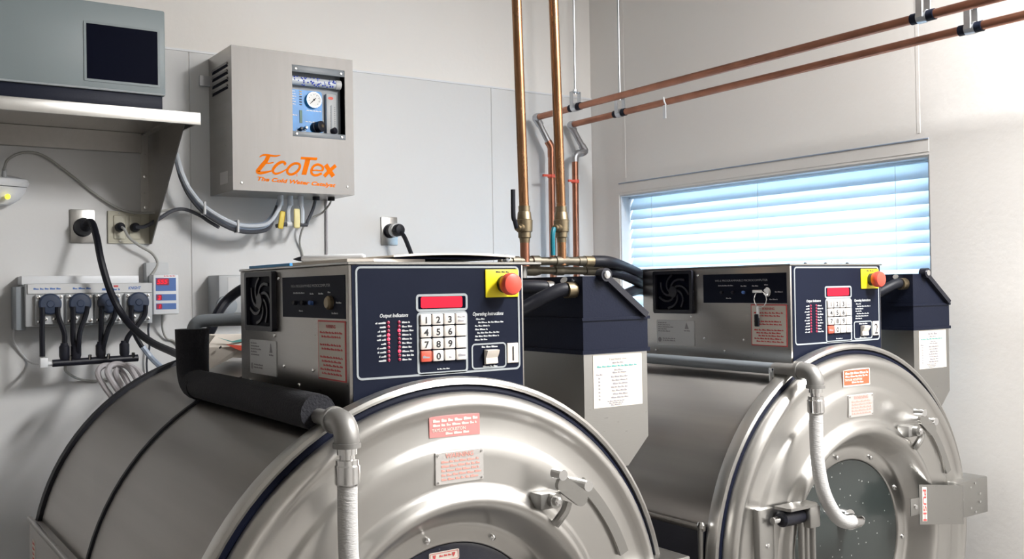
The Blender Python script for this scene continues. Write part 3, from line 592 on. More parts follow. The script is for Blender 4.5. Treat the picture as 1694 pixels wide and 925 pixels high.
q = wp(.23, .69); obj('level_bar', box(B(), q[0]-.004, q[0]+.004, GY-.0015, GY, q[1]-.019, q[1]+.019), 'greenbar', cab)
b = B(); FG = FR(GY)
for i in range(6): q = wp(.02, .34+.037*i); words(b, q[0]-.004, q[0]+.018+.002*(i % 3), q[1], .0024, FG)
for s0, s1, t in ((.34, .62, .60), (0, .16, .68), (.32, .62, .76), (.14, .34, .895)): words(b, wp(s0, t)[0], wp(s1, t)[0], wp(0, t)[1], .003, FG)
obj('instrument_print', b, 'white', cab)
q = wp(.50, .835); obj('regulator_knob', stack(B(), (q[0], yi, q[1]), (.45, -1, .12), [(0, .017), (.010, .017), (.011, .0145), (.016, .0145), (.017, .0165), (.028, .0165), (.030, .014), (.0305, .005)], 24), 'black', cab)
q2 = Vector((q[0], yi, q[1]))+Vector((.45, -1, .12)).normalized()*.0305; obj('regulator_screw', cyl(B(), q2, q2+Vector((.45, -1, .12)).normalized()*.0015, .005), 'brass', cab)
for s, t in ((.22, .875), (.31, .855)):
    q = wp(s, t); obj('small_knob', stack(B(), (q[0], yi, q[1]), (-.1, -1, .1), [(0, .0055), (.014, .0055), (.015, .0045), (.018, .004), (.0185, 0)], 14), 'chrome' if s > .3 else 'black', cab)
fm = box(B(), wp(.69, 0)[0], wp(.89, 0)[0], yi-.014, yi, wp(0, .965)[1], wp(0, .335)[1], .004); obj('flow_meter', fm, 'lgrey', cab)
b = B()
for i in range(16): q = wp(.76, .52+.022*i); words(b, q[0], q[0]+.006, q[1], .0014, FR(yi-.014))
for i in range(12): q = wp(.84, .53+.028*i); words(b, q[0], q[0]+.004, q[1], .0014, FR(yi-.014))
obj('flow_scale', b, 'ink', cab)
b = B(); ribbon(b, [wp(.785, .5), wp(.785, .88)], .003, FR(yi-.014), .001, 0); obj('flow_channel', b, 'mgrey', cab)
q = wp(.775, .40); obj('flow_badge', prism(B(), [(q[0]+.0085*math.cos(2*math.pi*i/16), q[1]+.0045*math.sin(2*math.pi*i/16)) for i in range(16)], FR(yi-.014), .0008), 'redpr', cab)
q = wp(.80, .875); obj('flow_knob', stack(B(), (q[0], yi-.012, q[1]), (.6, -1, .2), [(0, .009), (.012, .010), (.014, .009), (.015, 0)], 16), 'black', cab)
# fittings under the cabinet
for x in (1.116, 1.147, 1.180): obj('tube_fitting', cyl(B(), (x, 2.86, cz0), (x, 2.86, cz0-.03), .009, n=12), 'clear', cab)
for x in (1.231, 1.281): obj('cord_grommet', cyl(B(), (x, 2.86, cz0), (x, 2.86, cz0-.010), .011, n=12), 'rubber', cab)

# ---------------------------------------------------------------- tubes and cords on the back wall
def cord(name, pts, r, m, label, cat='cord', group=None, seg=8): return tag(obj(name, tube(B(), pts, r, seg, 6), m), label, cat, group)
tb = thing('tube_bundle', 'bundle of blue-grey tubes sagging from the shelf bracket to the steel cabinet', 'tube', (0, 0, 0))
base = [(.832, 2.944, 1.90), (.827, 2.90, 1.862), (.832, 2.89, 1.836), (.848, 2.88, 1.795), (.879, 2.87, 1.752), (.921, 2.86, 1.719), (.978, 2.86, 1.694), (1.032, 2.86, 1.69), (1.075, 2.86, 1.701), (1.104, 2.86, 1.738), (1.116, 2.86, 1.770)]
for (dy, dz), m in (((0, 0), 'bluetube'), ((-.009, .006), 'clear'), ((.0, -.011), 'corddark'), ((.008, .009), 'bluetube')):
    obj('tube', tube(B(), [(x-(.010 if dz < -.01 and i > 8 else 0), y+dy, z+dz) for i, (x, y, z) in enumerate(base)], .0062, 8), m, tb)
for p in ((.886, 2.868, 1.746), (.980, 2.86, 1.695)): obj('cable_tie', box(B(), p[0]-.003, p[0]+.003, p[1]-.017, p[1]+.016, p[2]-.019, p[2]+.018, .001, 1), 'platew', tb)
ft = thing('valve_tubes', 'pair of short milky tubes with tags hanging under the steel cabinet', 'tube', (0, 0, 0))
obj('tube', tube(B(), [(1.147, 2.86, 1.765), (1.140, 2.86, 1.745), (1.141, 2.86, 1.705)], .007, 8), 'clear', ft); obj('tube', tube(B(), [(1.180, 2.86, 1.765), (1.185, 2.86, 1.745), (1.184, 2.86, 1.705)], .007, 8), 'clear', ft)
obj('cross_tube', tube(B(), [(1.10, 2.858, 1.698), (1.142, 2.858, 1.705), (1.184, 2.858, 1.704), (1.20, 2.858, 1.704)], .006, 8), 'corddark', ft)
obj('tube_joints', cyl(cyl(B(), (1.150, 2.858, 1.705), (1.172, 2.858, 1.705), .009, n=10), (1.133, 2.858, 1.704), (1.150, 2.858, 1.705), .0085, n=10), 'whitep', ft)
o = obj('yellow_tag', box(B(), -.008, .008, -.002, .002, -.027, .027, .004, 3), 'tagy', ft, (1.113, 2.845, 1.716)); o.rotation_euler = (0, R(10), 0)
obj('yellow_tag', box(B(), 1.151, 1.170, 2.840, 2.846, 1.692, 1.751, .004, 3), 'tagy2', ft)
cord('signal_cord', [(1.231, 2.86, 1.796), (1.223, 2.86, 1.761), (1.213, 2.865, 1.733), (1.203, 2.865, 1.714), (1.199, 2.858, 1.706)], .0052, 'corddark', 'short black cord dropping from the steel cabinet to the tube joint')
cord('thin_cable', [(1.281, 2.86, 1.785), (1.284, 2.88, 1.772), (1.268, 2.9, 1.746), (1.231, 2.9, 1.728), (1.215, 2.92, 1.705), (1.211, 2.94, 1.675), (1.215, 2.955, 1.647), (1.226, 2.959, 1.611), (1.24, 2.959, 1.50)], .0032, 'cordgrey', 'thin grey cable curling down from the steel cabinet to behind the washer')
tag(obj('conduit', tube(B(), [(1.309, 2.958, 1.82), (1.305, 2.958, 1.45)], .0042, 8, smooth=False), 'dcgrey'), 'straight thin grey conduit running down the wall below the cabinet', 'conduit')
# outlets
def plate(name, x0, x1, z0, z1, m, label):
    t = thing(name, label, 'outlet', ((x0+x1)/2, YB, (z0+z1)/2)); w, h = (x1-x0)/2, (z1-z0)/2
    obj('face_plate', box(B(), -w, w, -.007, 0, -h, h, .002), m, t); return t, w, h
t, w, h = plate('power_outlet', .544, .609, 1.645, 1.739, 'steel', 'steel outlet plate with a big black plug, left of the beige plate')
obj('socket', cyl(B(), (0, -.006, -.004), (0, -.010, -.004), .026, n=24), 'black', t)
t, w, h = plate('wall_outlet', .643, .757, 1.645, 1.738, 'ivory', 'beige double outlet plate with two small plugs under the shelf bracket')
for a in (-.026, .016):
    obj('receptacle', box(B(), a-.016, a+.016, -.010, -.006, -.034, .034, .003), 'ivory', t)
b = B()
for a in (-.026, .016):
    for z in (.040, -.040): stack(b, (a, -.007, z), (0, -1, 0), [(0, .003), (.0015, 0)], 8)
obj('plate_screws', b, 'steel', t)
t, w, h = plate('single_outlet', 1.503, 1.563, 1.650, 1.744, 'steel', 'steel outlet plate with a round white-collared plug above washer 1')
obj('socket', cyl(B(), (.0, -.006, 0), (.0, -.012, 0), .024, n=24), 'black', t)
pg = thing('power_plug', 'big black angled plug with heavy cord drooping past the dosing pumps', 'plug', (.575, 2.954, 1.690))
obj('plug_body', stack(B(), (0, 0, 0), (0, -1, 0), [(0, .024), (.020, .0245), (.034, .022), (.046, .016), (.050, .004)], 18), 'rubber', pg)
obj('cord', tube(B(), [(x-.575, y-2.954, z-1.690) for x, y, z in [(.571, 2.915, 1.690), (.585, 2.89, 1.700), (.588, 2.84, 1.656), (.59, 2.8, 1.593), (.607, 2.79, 1.52), (.632, 2.79, 1.46), (.655, 2.74, 1.412), (.671, 2.62, 1.377), (.668, 2.42, 1.361), (.655, 2.24, 1.352), (.640, 2.18, 1.345)]], .0095, 10), 'rubber', pg)
for i, (x, lb_, pts, m, r) in enumerate(((.673, 'small black plug in the beige plate, left of two, with grey cord', [(.0, -.022, .0), (.006, -.030, -.007), (.020, -.03, -.031), (.050, -.026, -.054), (.083, -.022, -.074), (.098, -.022, -.10), (.090, -.024, -.123), (.076, -.03, -.141)], 'cordgrey', .004),
                             (.714, 'small black plug in the beige plate, right of two, with dark cord', [(.0, -.022, .0), (.021, -.034, .002), (.056, -.044, .023), (.095, -.046, .048), (.130, -.046, .053), (.170, -.056, .036), (.192, -.070, .018), (.215, -.09, .0)], 'corddark', .0055))):
    p = thing('small_plug', lb_, 'plug', (x, YB-.010, 1.691), 'plugs in the beige outlet plate'); obj('plug_body', stack(B(), (0, 0, 0), (0, -1, 0), [(0, .013), (.014, .0135), (.022, .010), (.026, .003)], 14), 'rubber', p); obj('cord', tube(B(), pts, r, 8), m, p)
p = thing('round_plug', 'black plug with pale collar and cord dropping behind washer 1', 'plug', (1.533, YB-.012, 1.697))
obj('plug_body', stack(B(), (0, 0, 0), (0, -1, 0), [(0, .021), (.028, .021), (.030, .019)], 18), 'black', p); obj('collar', stack(B(), (0, -.029, 0), (0, -1, 0), [(0, .0225), (.018, .0225), (.020, .019)], 18), 'platew', p)
obj('plug_head', stack(B(), (0, -.048, 0), (0, -1, 0), [(0, .019), (.016, .020), (.024, .016), (.028, 0)], 18), 'rubber', p)
obj('cord', tube(B(), [(.0, -.066, -.004), (.008, -.080, -.022), (.017, -.088, -.05), (.030, -.090, -.085), (.045, -.090, -.14), (.05, -.09, -.22)], .0075, 8), 'rubber', p)
cord('lamp_cord', [(.372, 2.895, 1.832), (.387, 2.92, 1.864), (.428, 2.94, 1.887), (.476, 2.952, 1.883), (.535, 2.957, 1.843), (.597, 2.957, 1.793), (.651, 2.955, 1.755), (.697, 2.945, 1.735), (.752, 2.90, 1.731), (.806, 2.925, 1.743), (.862, 2.935, 1.745), (.895, 2.925, 1.735)], .0036, 'cordgrey', 'thin grey cord sloping across the wall from the white fixture')
# white fixture at the left edge
wf = thing('wall_fixture', 'white rounded plastic wall unit with a small yellow light, at left edge', 'wall unit', (.335, YB, 1.79))
b = B(); stack(b, (0, -.045, .0), (0, 0, 1), [(-.050, .030), (-.046, .058), (-.030, .082), (-.012, .094), (.0, .098)], 32); bmesh.ops.scale(b, vec=(1, .45, 1), verts=b.verts); obj('lower_shell', b, 'whitep', wf)
b = B(); stack(b, (0, -.045, .0), (0, 0, 1), [(.002, .100), (.014, .106), (.022, .102), (.028, .080)], 32); bmesh.ops.scale(b, vec=(1, .45, 1), verts=b.verts); obj('upper_shell', b, 'whitep', wf)
obj('cord_boot', cyl(B(), (.040, -.055, .024), (.040, -.055, .046), .007, .005, n=10), 'lgrey', wf)
obj('status_light', stack(B(), (.046, -.066, -.028), (.3, -1, -.3), [(0, .0075), (.003, .006), (.004, 0)], 12), 'glow', wf)

# ---------------------------------------------------------------- shelf and the grey box on it
sh = thing('wall_shelf', 'stainless wall shelf with triangular bracket under the grey box', 'shelf', (0, YB, 1.95))
b = box(B(), -.25, .787, -.396, 0, .012, .016); box(b, .783, .787, -.396, 0, -.010, .016); obj('shelf_board', b, 'boxsteel', sh); obj('front_lip', box(B(), -.25, .788, -.402, -.396, -.016, .0165, .0015), 'steel', sh)
b = B(); S_ = SI(.760); prism(b, [(0, .012), (-.372, .012), (-.372, .002), (-.020, -.306), (0, -.306)], S_, .003); obj('bracket_web', b, 'boxsteel', sh)
b = B(); box(b, .735, .762, -.003, 0, -.306, .012, .001, 1); obj('bracket_flange', b, 'steel', sh); obj('bracket_rail', box(B(), .738, .760, -.372, -.003, .008, .012), 'steel', sh)
obj('rear_stiffener', box(B(), -.25, .735, -.020, -.002, -.045, .012, .001, 1), 'boxsteel', sh)
b = B()
for z in (-.11, -.20, -.28): stack(b, (.747, -.003, z), (0, -1, 0), [(0, .006), (.003, .005), (.004, 0)], 10)
obj('flange_bolts', b, 'chrome', sh)
gb = thing('grey_appliance', 'grey-blue metal appliance with a square black window on the shelf', 'appliance', (.42, 2.76, 1.966))
obj('foot_base', box(B(), -.30, .289, -.135, .12, .001, .046, .002), 'lid', gb)
obj('body', box(B(), -.31, .296, -.140, .13, .046, .267, .004), 'boxgrey', gb)
rb = B(); rring(rb, .098, .282, .066, .216, .003, .006, FR(-.140), .002); obj('window_rim', rb, 'boxgrey', gb)
obj('black_window', prism(B(), rect(.104, .276, .072, .212), FR(-.140), .0008), 'gloss', gb)
obj('lower_lip', box(B(), -.31, .294, -.1425, -.138, .046, .051, .001, 1), 'silver', gb)

# ---------------------------------------------------------------- dosing pumps
dp = thing('dosing_pump', 'grey dosing unit with four round dark pumps mounted on the back wall', 'pump', (0, 0, 0))
obj('mount_rail', box(B(), .411, .710, 2.895, YB, 1.530, 1.553, .002), 'whitep', dp)
b = box(B(), .415, .738, 2.862, YB, 1.418, 1.532, .004); Bd = obj('pump_case', b, 'lgrey', dp)
obj('case_header', box(B(), .420, .736, 2.858, 2.864, 1.505, 1.531, .001, 1), 'platew', Bd)
obj('case_end', box(B(), .395, .418, 2.88, YB, 1.41, 1.525, .003), 'mgrey', dp)
b = B(); FH = FR(2.858); words(b, .434, .50, 1.516, .005, FH); words(b, .53, .575, 1.516, .005, FH); words(b, .604, .650, 1.512, .006, FH); text(b, 'KNIGHT', .011, .672, 1.514, FH, shear=.3, bold=.0004, width=.034); obj('case_print', b, 'blueink', Bd)
b = B(); prism(b, rect(.634, .646, 1.5205, 1.5255), FH, .0005); obj('red_mark', b, 'redink', Bd)
pxs = (.471, .545, .617, .695)
for x in pxs:
    P_ = obj('pump_head', box(B(), x-.034, x+.034, 2.848, 2.863, 1.424, 1.503, .003), 'lgrey', dp)
    obj('rotor_cover', stack(B(), (x, 2.848, 1.478), (0, -1, 0), [(0, .028), (.010, .028), (.013, .024), (.014, .010), (.016, .008), (.016, 0)], 28), 'pump', P_)
    b = B()
    for a, z in ((-.027, .018), (.027, .018), (-.027, -.046), (.027, -.046), (-.010, -.040), (.010, -.040)): stack(b, (x+a, 2.848, 1.478+z), (0, -1, 0), [(0, .005), (.004, .004), (.005, 0)], 8)
    obj('head_screws', b, 'chrome', P_)
yT = 2.835
tubes = [[(.451, yT, 1.470), (.451, yT, 1.449), (.450, yT, 1.40), (.450, yT, 1.341)], [(.488, yT, 1.470), (.490, yT, 1.444), (.503, yT, 1.402), (.504, yT, 1.374), (.502, yT, 1.335)], [(.526, yT, 1.470), (.526, yT, 1.45), (.525, yT, 1.385), (.531, yT, 1.353), (.532, yT, 1.335)],
         [(.562, yT, 1.470), (.557, yT, 1.445), (.540, yT-.012, 1.401), (.536, yT-.012, 1.366), (.534, yT-.004, 1.34)], [(.598, yT, 1.470), (.597, yT, 1.448), (.595, yT, 1.382), (.594, yT, 1.335)], [(.635, yT, 1.470), (.631, yT, 1.443), (.611, yT-.012, 1.406), (.601, yT-.012, 1.372), (.597, yT-.006, 1.35)],
         [(.713, yT, 1.470), (.709, yT, 1.441), (.686, yT-.008, 1.412), (.662, yT-.004, 1.38), (.655, yT, 1.335)], [(.676, yT, 1.470), (.674, yT, 1.442), (.684, yT+.006, 1.392), (.703, yT+.004, 1.353)]]
for p in tubes: obj('pump_tube', tube(B(), p, .0068, 8), 'rubber', dp)
obj('clear_tube', tube(B(), [(.703, yT, 1.355), (.725, 2.83, 1.323), (.749, 2.80, 1.289), (.765, 2.76, 1.24), (.77, 2.72, 1.16)], .0078, 8), 'bluetube', dp)
mf = thing('tube_manifold', 'black tube manifold with push-in valves below the dosing pumps', 'manifold', (0, 0, 0))
obj('manifold_bar', cyl(B(), (.474, 2.835, 1.322), (.690, 2.835, 1.325), .0098, n=14), 'black', mf)
for x in (.503, .532, .594, .655):
    v = obj('valve_body', stack(B(), (x, 2.835, 1.330), (0, 0, 1), [(0, .010), (.010, .013), (.034, .013), (.040, .009), (.044, .009)], 14), 'black', mf)
b = B()
for x in (.517, .565, .612, .676): cyl(b, (x, 2.829, 1.328), (x, 2.826, 1.340), .0045, n=8)
obj('clips', b, 'chrome', mf)
obj('end_tee', box(B(), .443, .462, 2.825, 2.845, 1.312, 1.338, .002), 'whitep', mf)
obj('end_pipe', cyl(B(), (.462, 2.835, 1.322), (.476, 2.835, 1.322), .006), 'whitep', mf)
cord('manifold_cable', [(.508, 2.85, 1.316), (.519, 2.90, 1.294), (.557, 2.945, 1.269), (.598, 2.957, 1.259), (.633, 2.957, 1.261), (.66, 2.957, 1.255)], .0036, 'cordgrey', 'thin grey cable looping under the black tube manifold')
cord('side_cable', [(.402, 2.90, 1.44), (.396, 2.945, 1.391), (.412, 2.957, 1.354), (.435, 2.955, 1.324), (.447, 2.90, 1.318), (.450, 2.845, 1.322)], .003, 'platew', 'thin white cable from the left end of the dosing unit to the tee')
# controller
ct = thing('dosing_controller', 'small white controller with red digits right of the dosing pumps', 'controller', (0, 0, 0))
obj('bracket_plate', box(B(), .739, .803, 2.93, YB, 1.48, 1.590, .003), 'lgrey', ct)
cc = obj('controller_case', box(B(), .745, .817, 2.880, 2.93, 1.441, 1.555, .005), 'whitep', ct)
FD = FR(2.880)
for a0, a1, z0, z1, nm, m in ((.752, .808, 1.508, 1.545, 'display_field', 'blueink'), (.752, .808, 1.481, 1.499, 'upper_field', 'blueink'), (.752, .808, 1.456, 1.473, 'lower_field', 'blueink')): obj(nm, prism(B(), rect(a0, a1, z0, z1), FD, .0008), m, cc)
b = B(); prism(b, rrect(.7535, .789, 1.524, 1.544, .004), FR(2.8792), .0006); prism(b, rrect(.7535, .769, 1.482, 1.498, .004), FR(2.8792), .0006); prism(b, rrect(.7535, .769, 1.457, 1.472, .004), FR(2.8792), .0006); obj('red_windows', b, 'ledoff', cc)
b = B(); text(b, '555', .0165, .7545, 1.5285, FR(2.8786), shear=.2, bold=.0004, width=.030); text(b, '2', .0145, .757, 1.4845, FR(2.8786), shear=.2, bold=.0004); text(b, '1', .0135, .758, 1.4595, FR(2.8786), shear=.2, bold=.0004); obj('digits', b, 'disp', cc)
b = B(); words(b, .775, .806, 1.549, .003, FD); obj('controller_print', b, 'redink', cc)
cord('controller_cable', [(.777, 2.91, 1.445), (.785, 2.94, 1.40), (.800, 2.955, 1.37), (.822, 2.957, 1.361), (.85, 2.957, 1.33)], .003, 'cordgrey', 'thin grey cable hanging below the red-digit controller')
cord('controller_lead', [(.745, 2.91, 1.445), (.740, 2.92, 1.40), (.748, 2.94, 1.35), (.742, 2.95, 1.30), (.75, 2.955, 1.2)], .003, 'corddark', 'thin dark lead hanging between the dosing pumps and the controller')
# coiled tubes behind drum
lp = thing('coiled_tubes', 'loops of pale grey tube standing between washer 1 and the wall', 'tube', (0, 0, 0))
l1 = [(.62, 2.53, .004), (.61, 2.53, .5), (.60, 2.53, 1.0), (.597, 2.535, 1.16), (.590, 2.56, 1.235), (.577, 2.6, 1.271), (.571, 2.65, 1.301), (.588, 2.69, 1.318), (.612, 2.69, 1.320), (.631, 2.67, 1.306), (.640, 2.62, 1.272), (.650, 2.55, 1.22), (.66, 2.53, 1.10), (.665, 2.53, .5), (.665, 2.53, .004)]
for dx, dy, dz in ((0, 0, 0), (-.017, .03, -.004), (.024, .02, -.006)): obj('tube_loop', tube(B(), [(x+dx, y+dy, z+(dz if z > 1 else 0)) for x, y, z in l1], .0075, 8), 'dcgrey', lp)
# unit behind washer 1
u2 = thing('wall_pump', 'grey pump box on the wall half hidden behind washer 1', 'pump', (0, 0, 0))
obj('pump_case', box(B(), .925, 1.06, 2.86, YB, 1.44, 1.552, .004), 'lgrey', u2); obj('pump_foot', stack(B(), (.945, 2.86, 1.462), (0, -1, 0), [(0, .03), (.012, .03), (.016, .02), (.016, 0)], 20), 'mgrey', u2)
obj('case_label', prism(B(), rect(.952, .985, 1.49, 1.545), FR(2.86), .001), 'platew', u2)
cord('drain_hose', [(.765, 2.51, .014), (.765, 2.51, .7), (.772, 2.51, 1.25), (.78, 2.51, 1.375), (.792, 2.5, 1.416), (.808, 2.5, 1.453), (.833, 2.5, 1.484), (.862, 2.46, 1.512), (.91, 2.44, 1.522)], .0125, 'rubber', 'thick black hose curving up behind the control box of washer 1', 'hose', seg=10)
# torn bag on drum of washer 1
bgm = B(); fpts = [(.636, 1.388), (.657, 1.411), (.715, 1.411), (.775, 1.408), (.790, 1.353), (.735, 1.360), (.690, 1.364), (.643, 1.341)]
lo = [bgm.verts.new((a, 2.05+.010*math.sin(i*2.1), c)) for i, (a, c) in enumerate(fpts)]; hi = [bgm.verts.new((a+.008*math.cos(i), 2.13+.012*math.sin(i*1.3), c+.004*math.sin(i*3))) for i, (a, c) in enumerate(fpts)]
mid = bgm.verts.new((.70, 2.038, 1.386)); n_ = len(fpts)
for i in range(n_): bgm.faces.new((lo[i], lo[(i+1) % n_], mid)); bgm.faces.new((lo[i], lo[(i+1) % n_], hi[(i+1) % n_], hi[i]))
bgm.faces.new(hi)
bag = tag(obj('paper_bag', bgm, 'paper', sharp=15), 'crumpled white bag with a red stripe lying on the drum behind the foam pipe', 'bag')
FB = FR(2.038)
obj('red_stripe', prism(B(), [(.672, 1.393), (.715, 1.388), (.715, 1.376), (.698, 1.380)], FB, .002), 'redpr', bag)
obj('green_fold', prism(B(), [(.655, 1.408), (.685, 1.399), (.715, 1.404), (.715, 1.397), (.686, 1.396)], FB, .0015), 'teal', bag)
obj('black_mark', prism(B(), [(.657, 1.387), (.662, 1.391), (.663, 1.387), (.659, 1.384)], FB, .0015), 'ink', bag)

# ---------------------------------------------------------------- papers on top of washer 1
zt = 1.5436+.0012
def flat(name, pts, z0, th, m, label, cat, lift=None):
    bm_ = B(); lf = lift or (lambda a, b_: 0); lo = [bm_.verts.new((a, b_, z0+lf(a, b_))) for a, b_ in pts]; hi = [bm_.verts.new((a, b_, z0+th+lf(a, b_))) for a, b_ in pts]; bm_.faces.new(lo); bm_.faces.new(hi)
    for i in range(len(pts)): bm_.faces.new((lo[i], lo[(i+1) % len(pts)], hi[(i+1) % len(pts)], hi[i]))
    return tag(obj(name, bm_, m), label, cat)
flat('blue_folder', [(.655, 1.64), (.80, 1.66), (.80, 1.83), (.652, 1.835)], zt, .005, 'bluefolder', 'blue folder edge on the back corner of washer 1', 'folder')
flat('paper_stack', [(.652, 1.40), (.69, 1.385), (.80, 1.42), (.80, 1.62), (.652, 1.62)], zt, .0045, 'paper', 'loose white papers under the marker on top of washer 1', 'paper')
flat('black_clipboard', [(.735, 1.40), (.955, 1.40), (.955, 1.70), (.82, 1.74), (.735, 1.62)], zt+.0048, .0022, 'gloss', 'black clipboard lying flat on top of washer 1', 'clipboard')
pb = B(); G = [[[pb.verts.new((.728+.232*i/10, yy, zt+.0072+(.0028 if k else 0)+.0042*math.sin(math.pi*i/10)+(0 if not k else .0008*math.sin(i)))) for k in (0, 1)] for yy in (1.392, 1.66)] for i in range(11)]
for i in range(10):
    a, c = G[i], G[i+1]
    for f_ in ((a[0][0], c[0][0], c[0][1], a[0][1]), (a[1][0], a[1][1], c[1][1], c[1][0]), (a[0][1], c[0][1], c[1][1], a[1][1]), (a[0][0], a[1][0], c[1][0], c[0][0])): pb.faces.new(f_)
for a in (G[0], G[10]): pb.faces.new((a[0][0], a[0][1], a[1][1], a[1][0]))
tag(obj('paper_sheet', pb, 'paper'), 'slightly bowed white sheets on the black clipboard', 'paper')
pen = thing('marker_pen', 'white marker pen with black tip on the papers atop washer 1', 'pen', (.668, 1.615, zt+.0115))
dv = Vector((.075, -.115, 0)).normalized()
obj('barrel', stack(B(), (0, 0, 0), dv, [(0, .004), (.004, .0058), (.12, .0058), (.124, .004)], 12), 'whitep', pen); obj('tip', stack(B(), (0, 0, 0), -dv, [(0, .0042), (.006, .004), (.018, .0008), (.018, 0)], 12), 'black', pen)
cb = B(); tube(cb, [(.990, 1.47, zt+.004), (.968, 1.43, zt+.0070), (.945, 1.395, zt+.004)], lambda t: .0015+.0062*math.sin(math.pi*t), 12); tag(obj('rolled_cloth', cb, 'lgrey'), 'small pale grey rolled cloth at the right end of washer 1 top', 'cloth')

# ---------------------------------------------------------------- copper pipes
def pipe_thing(name, label): return thing(name, label, 'pipe', (0, 0, 0))
RP = .0112
pA = pipe_thing('copper_pipe', 'upper of two long copper pipes running above the window, nearer the room')
obj('pipe_run', tube(B(), [(2.110, 2.905, 2.117), (2.110, .2, 2.121)], RP, 16, smooth=False), 'copperdark', pA)
obj('elbow', tube(B(), [(2.110, 2.89, 2.117), (2.110, 2.912, 2.117), (2.118, 2.912, 2.106), (2.128, 2.91, 2.09)], .0140, 14), 'solder_sheen', pA)
obj('offset_pipe', tube(B(), [(2.116, 2.911, 2.108), (2.168, 2.90, 2.012)], RP, 14, smooth=False), 'solder_sheen', pA)
obj('elbow', tube(B(), [(2.155, 2.903, 2.034), (2.167, 2.90, 2.012), (2.168, 2.90, 1.99), (2.168, 2.90, 1.975)], .0140, 14), 'copperdark', pA)
obj('drop_pipe', tube(B(), [(2.168, 2.90, 1.99), (2.166, 2.90, .9)], .0125, 14, smooth=False), 'copperdark', pA)
obj('pipe_clamp', box(cyl(B(), (2.168, 2.90, 1.90), (2.168, 2.90, 1.912), .0155, n=16), 2.120, 2.155, 2.885, 2.892, 1.902, 1.910), 'redkey', pA)
pB = pipe_thing('copper_pipe', 'lower of two long copper pipes running above the window, against the wall')
obj('pipe_run', tube(B(), [(2.280, 2.92, 2.106), (2.280, .2, 2.116)], RP, 16, smooth=False), 'copperdark', pB)
obj('elbow', tube(B(), [(2.280, 2.905, 2.106), (2.280, 2.927, 2.105), (2.286, 2.925, 2.094), (2.294, 2.921, 2.082)], .0140, 14), 'solder_sheen', pB)
obj('offset_pipe', tube(B(), [(2.285, 2.925, 2.096), (2.325, 2.905, 2.014)], RP, 14, smooth=False), 'solder_sheen', pB)
obj('elbow', tube(B(), [(2.316, 2.908, 2.03), (2.326, 2.903, 2.010), (2.312, 2.90, 2.001), (2.288, 2.90, 1.995), (2.277, 2.90, 1.98), (2.277, 2.90, 1.965)], .0138, 14), 'solder_sheen', pB)
obj('drop_pipe', tube(B(), [(2.277, 2.90, 1.985), (2.272, 2.90, .9)], .0118, 14, smooth=False), 'copperdark', pB)
obj('pipe_clamp', box(cyl(B(), (2.276, 2.90, 1.886), (2.276, 2.90, 1.898), .0148, n=16), 2.235, 2.262, 2.885, 2.892, 1.888, 1.896), 'redkey', pB)
for x, zc, y, lab in ((2.110, 2.118, 2.68, 'clevis hanger near the corner on the upper copper pipe'), (2.110, 2.119, 1.362, 'clevis hanger at far right on the upper copper pipe'), (2.280, 2.107, 2.645, 'clevis hanger near the corner on the lower copper pipe'), (2.280, 2.111, 1.345, 'clevis hanger at far right on the lower copper pipe')):
    hg = thing('pipe_hanger', 'galvanised '+lab, 'pipe hanger', (x, y, zc), 'clevis hangers on the copper pipes')
    obj('felt_sleeve', cyl(B(), (0, -.030, 0), (0, .030, 0), .0132, n=16), 'lid', hg)
    obj('saddle', cyl(B(), (0, -.012, 0), (0, .012, 0), .0150, n=18), 'galv', hg)
    b = B(); box(b, -.0185, -.0150, -.009, .009, -.004, .052, .001, 1); box(b, .0150, .0185, -.009, .009, -.004, .052, .001, 1); box(b, -.0185, .0185, -.009, .009, .049, .053, .001, 1); obj('clevis_yoke', b, 'galv', hg)
    obj('hanger_rod', cyl(B(), (0, 0, .045), (0, 0, ZC_-zc-.002), .0042, n=10), 'galv', hg); obj('rod_nut', cyl(B(), (0, 0, .053), (0, 0, .061), .008, n=6), 'galv', hg)
tp = B(); tube(tp, [(2.266, 2.408, 2.121), (2.264, 2.404, 2.108), (2.266, 2.398, 2.094)], .003, 6); box(tp, 2.262, 2.266, 2.396, 2.410, 2.050, 2.094, .001, 1)
tag(obj('tape_tag', tp, 'whitep'), 'scrap of white tape hanging from the lower copper pipe', 'tape')
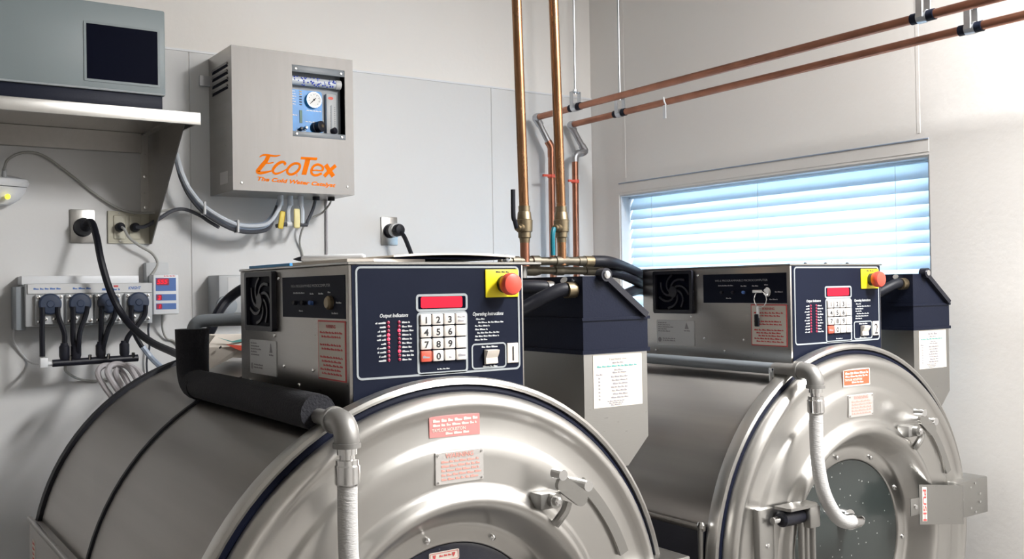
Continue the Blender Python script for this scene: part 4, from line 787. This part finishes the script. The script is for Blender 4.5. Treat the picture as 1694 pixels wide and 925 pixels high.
# risers feeding washer 1
def riser(x, z0, label, teal):
    t = thing('copper_riser', label, 'pipe', (x, 1.80, 0), 'vertical copper risers behind washer 1')
    lean = .034
    obj('riser_pipe', tube(B(), [(-lean*.9, 0, ZC_-.002), (0, 0, z0+.10)], .0112, 16, smooth=False), 'copper', t)
    v = obj('valve_body', stack(B(), (0, 0, z0+.030), (0, 0, 1), [(0, .011), (.010, .012), (.012, .0145), (.024, .0145), (.025, .0175), (.050, .0185), (.052, .0165), (.068, .0145), (.070, .013), (.082, .013)], 18), 'brass', t)
    obj('valve_stem', stack(B(), (-.012, -.006, z0+.062), (-.9, -.4, 0), [(0, .010), (.010, .010), (.012, .007), (.020, .007)], 12), 'brass', v)
    if teal: obj('valve_handle', tube(B(), [(-.030, -.012, z0+.062), (-.036, -.014, z0+.045), (-.036, -.014, z0+.0)], .0055, 8), 'teald', v)
    else: obj('valve_handle', tube(B(), [(-.030, -.012, z0+.062), (-.036, -.015, z0+.076), (-.042, -.018, z0+.088), (-.042, -.018, z0+.145)], .0052, 8), 'rubber', v)
    obj('nipple', cyl(B(), (0, 0, z0-.022), (0, 0, z0+.032), .0108, n=14), 'copperdark' if not teal else 'copper', t); return t
riser(1.268, 1.570, 'left copper riser with black-handled brass valve behind washer 1', False)
riser(1.371, 1.572, 'right copper riser with teal-handled brass valve behind washer 1', True)
mn = thing('supply_manifold', 'brass and steel water manifold with black hoses behind the hopper of washer 1', 'manifold', (0, 0, 0))
obj('upper_pipe', stack(B(), (1.20, 1.80, 1.5595), (1, 0, 0), [(0, .008), (.03, .008), (.031, .011), (.05, .011), (.052, .009), (.085, .009), (.086, .0125), (.105, .0125), (.106, .0095), (.150, .0095), (.151, .012), (.185, .012), (.186, .0098), (.215, .0098), (.216, .0115), (.255, .0115)], 14), 'dirty', mn)
obj('hose_barb', cyl(B(), (1.435, 1.80, 1.5595), (1.470, 1.80, 1.559), .0128, n=14), 'brass', mn)
obj('supply_hose', tube(B(), [(1.460, 1.80, 1.5595), (1.51, 1.80, 1.558), (1.603, 1.86, 1.549), (1.738, 1.945, 1.529), (1.83, 1.99, 1.50), (1.92, 2.01, 1.45)], .0135, 12), 'rubber', mn)
obj('lower_pipe', stack(B(), (1.26, 1.83, 1.540), (1, 0, -.01), [(0, .007), (.025, .007), (.026, .012), (.055, .013), (.070, .010), (.071, .0085), (.110, .0085), (.111, .0115), (.135, .0115), (.136, .009), (.20, .009), (.201, .0115), (.25, .0115)], 14), 'dirty', mn)
obj('supply_hose', tube(B(), [(1.50, 1.83, 1.538), (1.575, 1.85, 1.532), (1.657, 1.90, 1.522), (1.746, 1.95, 1.503), (1.83, 1.98, 1.46), (1.88, 2.0, 1.41)], .012, 12), 'rubber', mn)
obj('cross_hose', tube(B(), [(1.40, 1.84, 1.32), (1.48, 1.84, 1.42), (1.56, 1.86, 1.462), (1.656, 1.91, 1.480), (1.746, 1.96, 1.490), (1.85, 2.0, 1.48)], .013, 12), 'rubber', mn)
obj('down_leg', cyl(B(), (1.275, 1.82, 1.30), (1.275, 1.82, 1.56), .010, n=12), 'castgrey', mn)
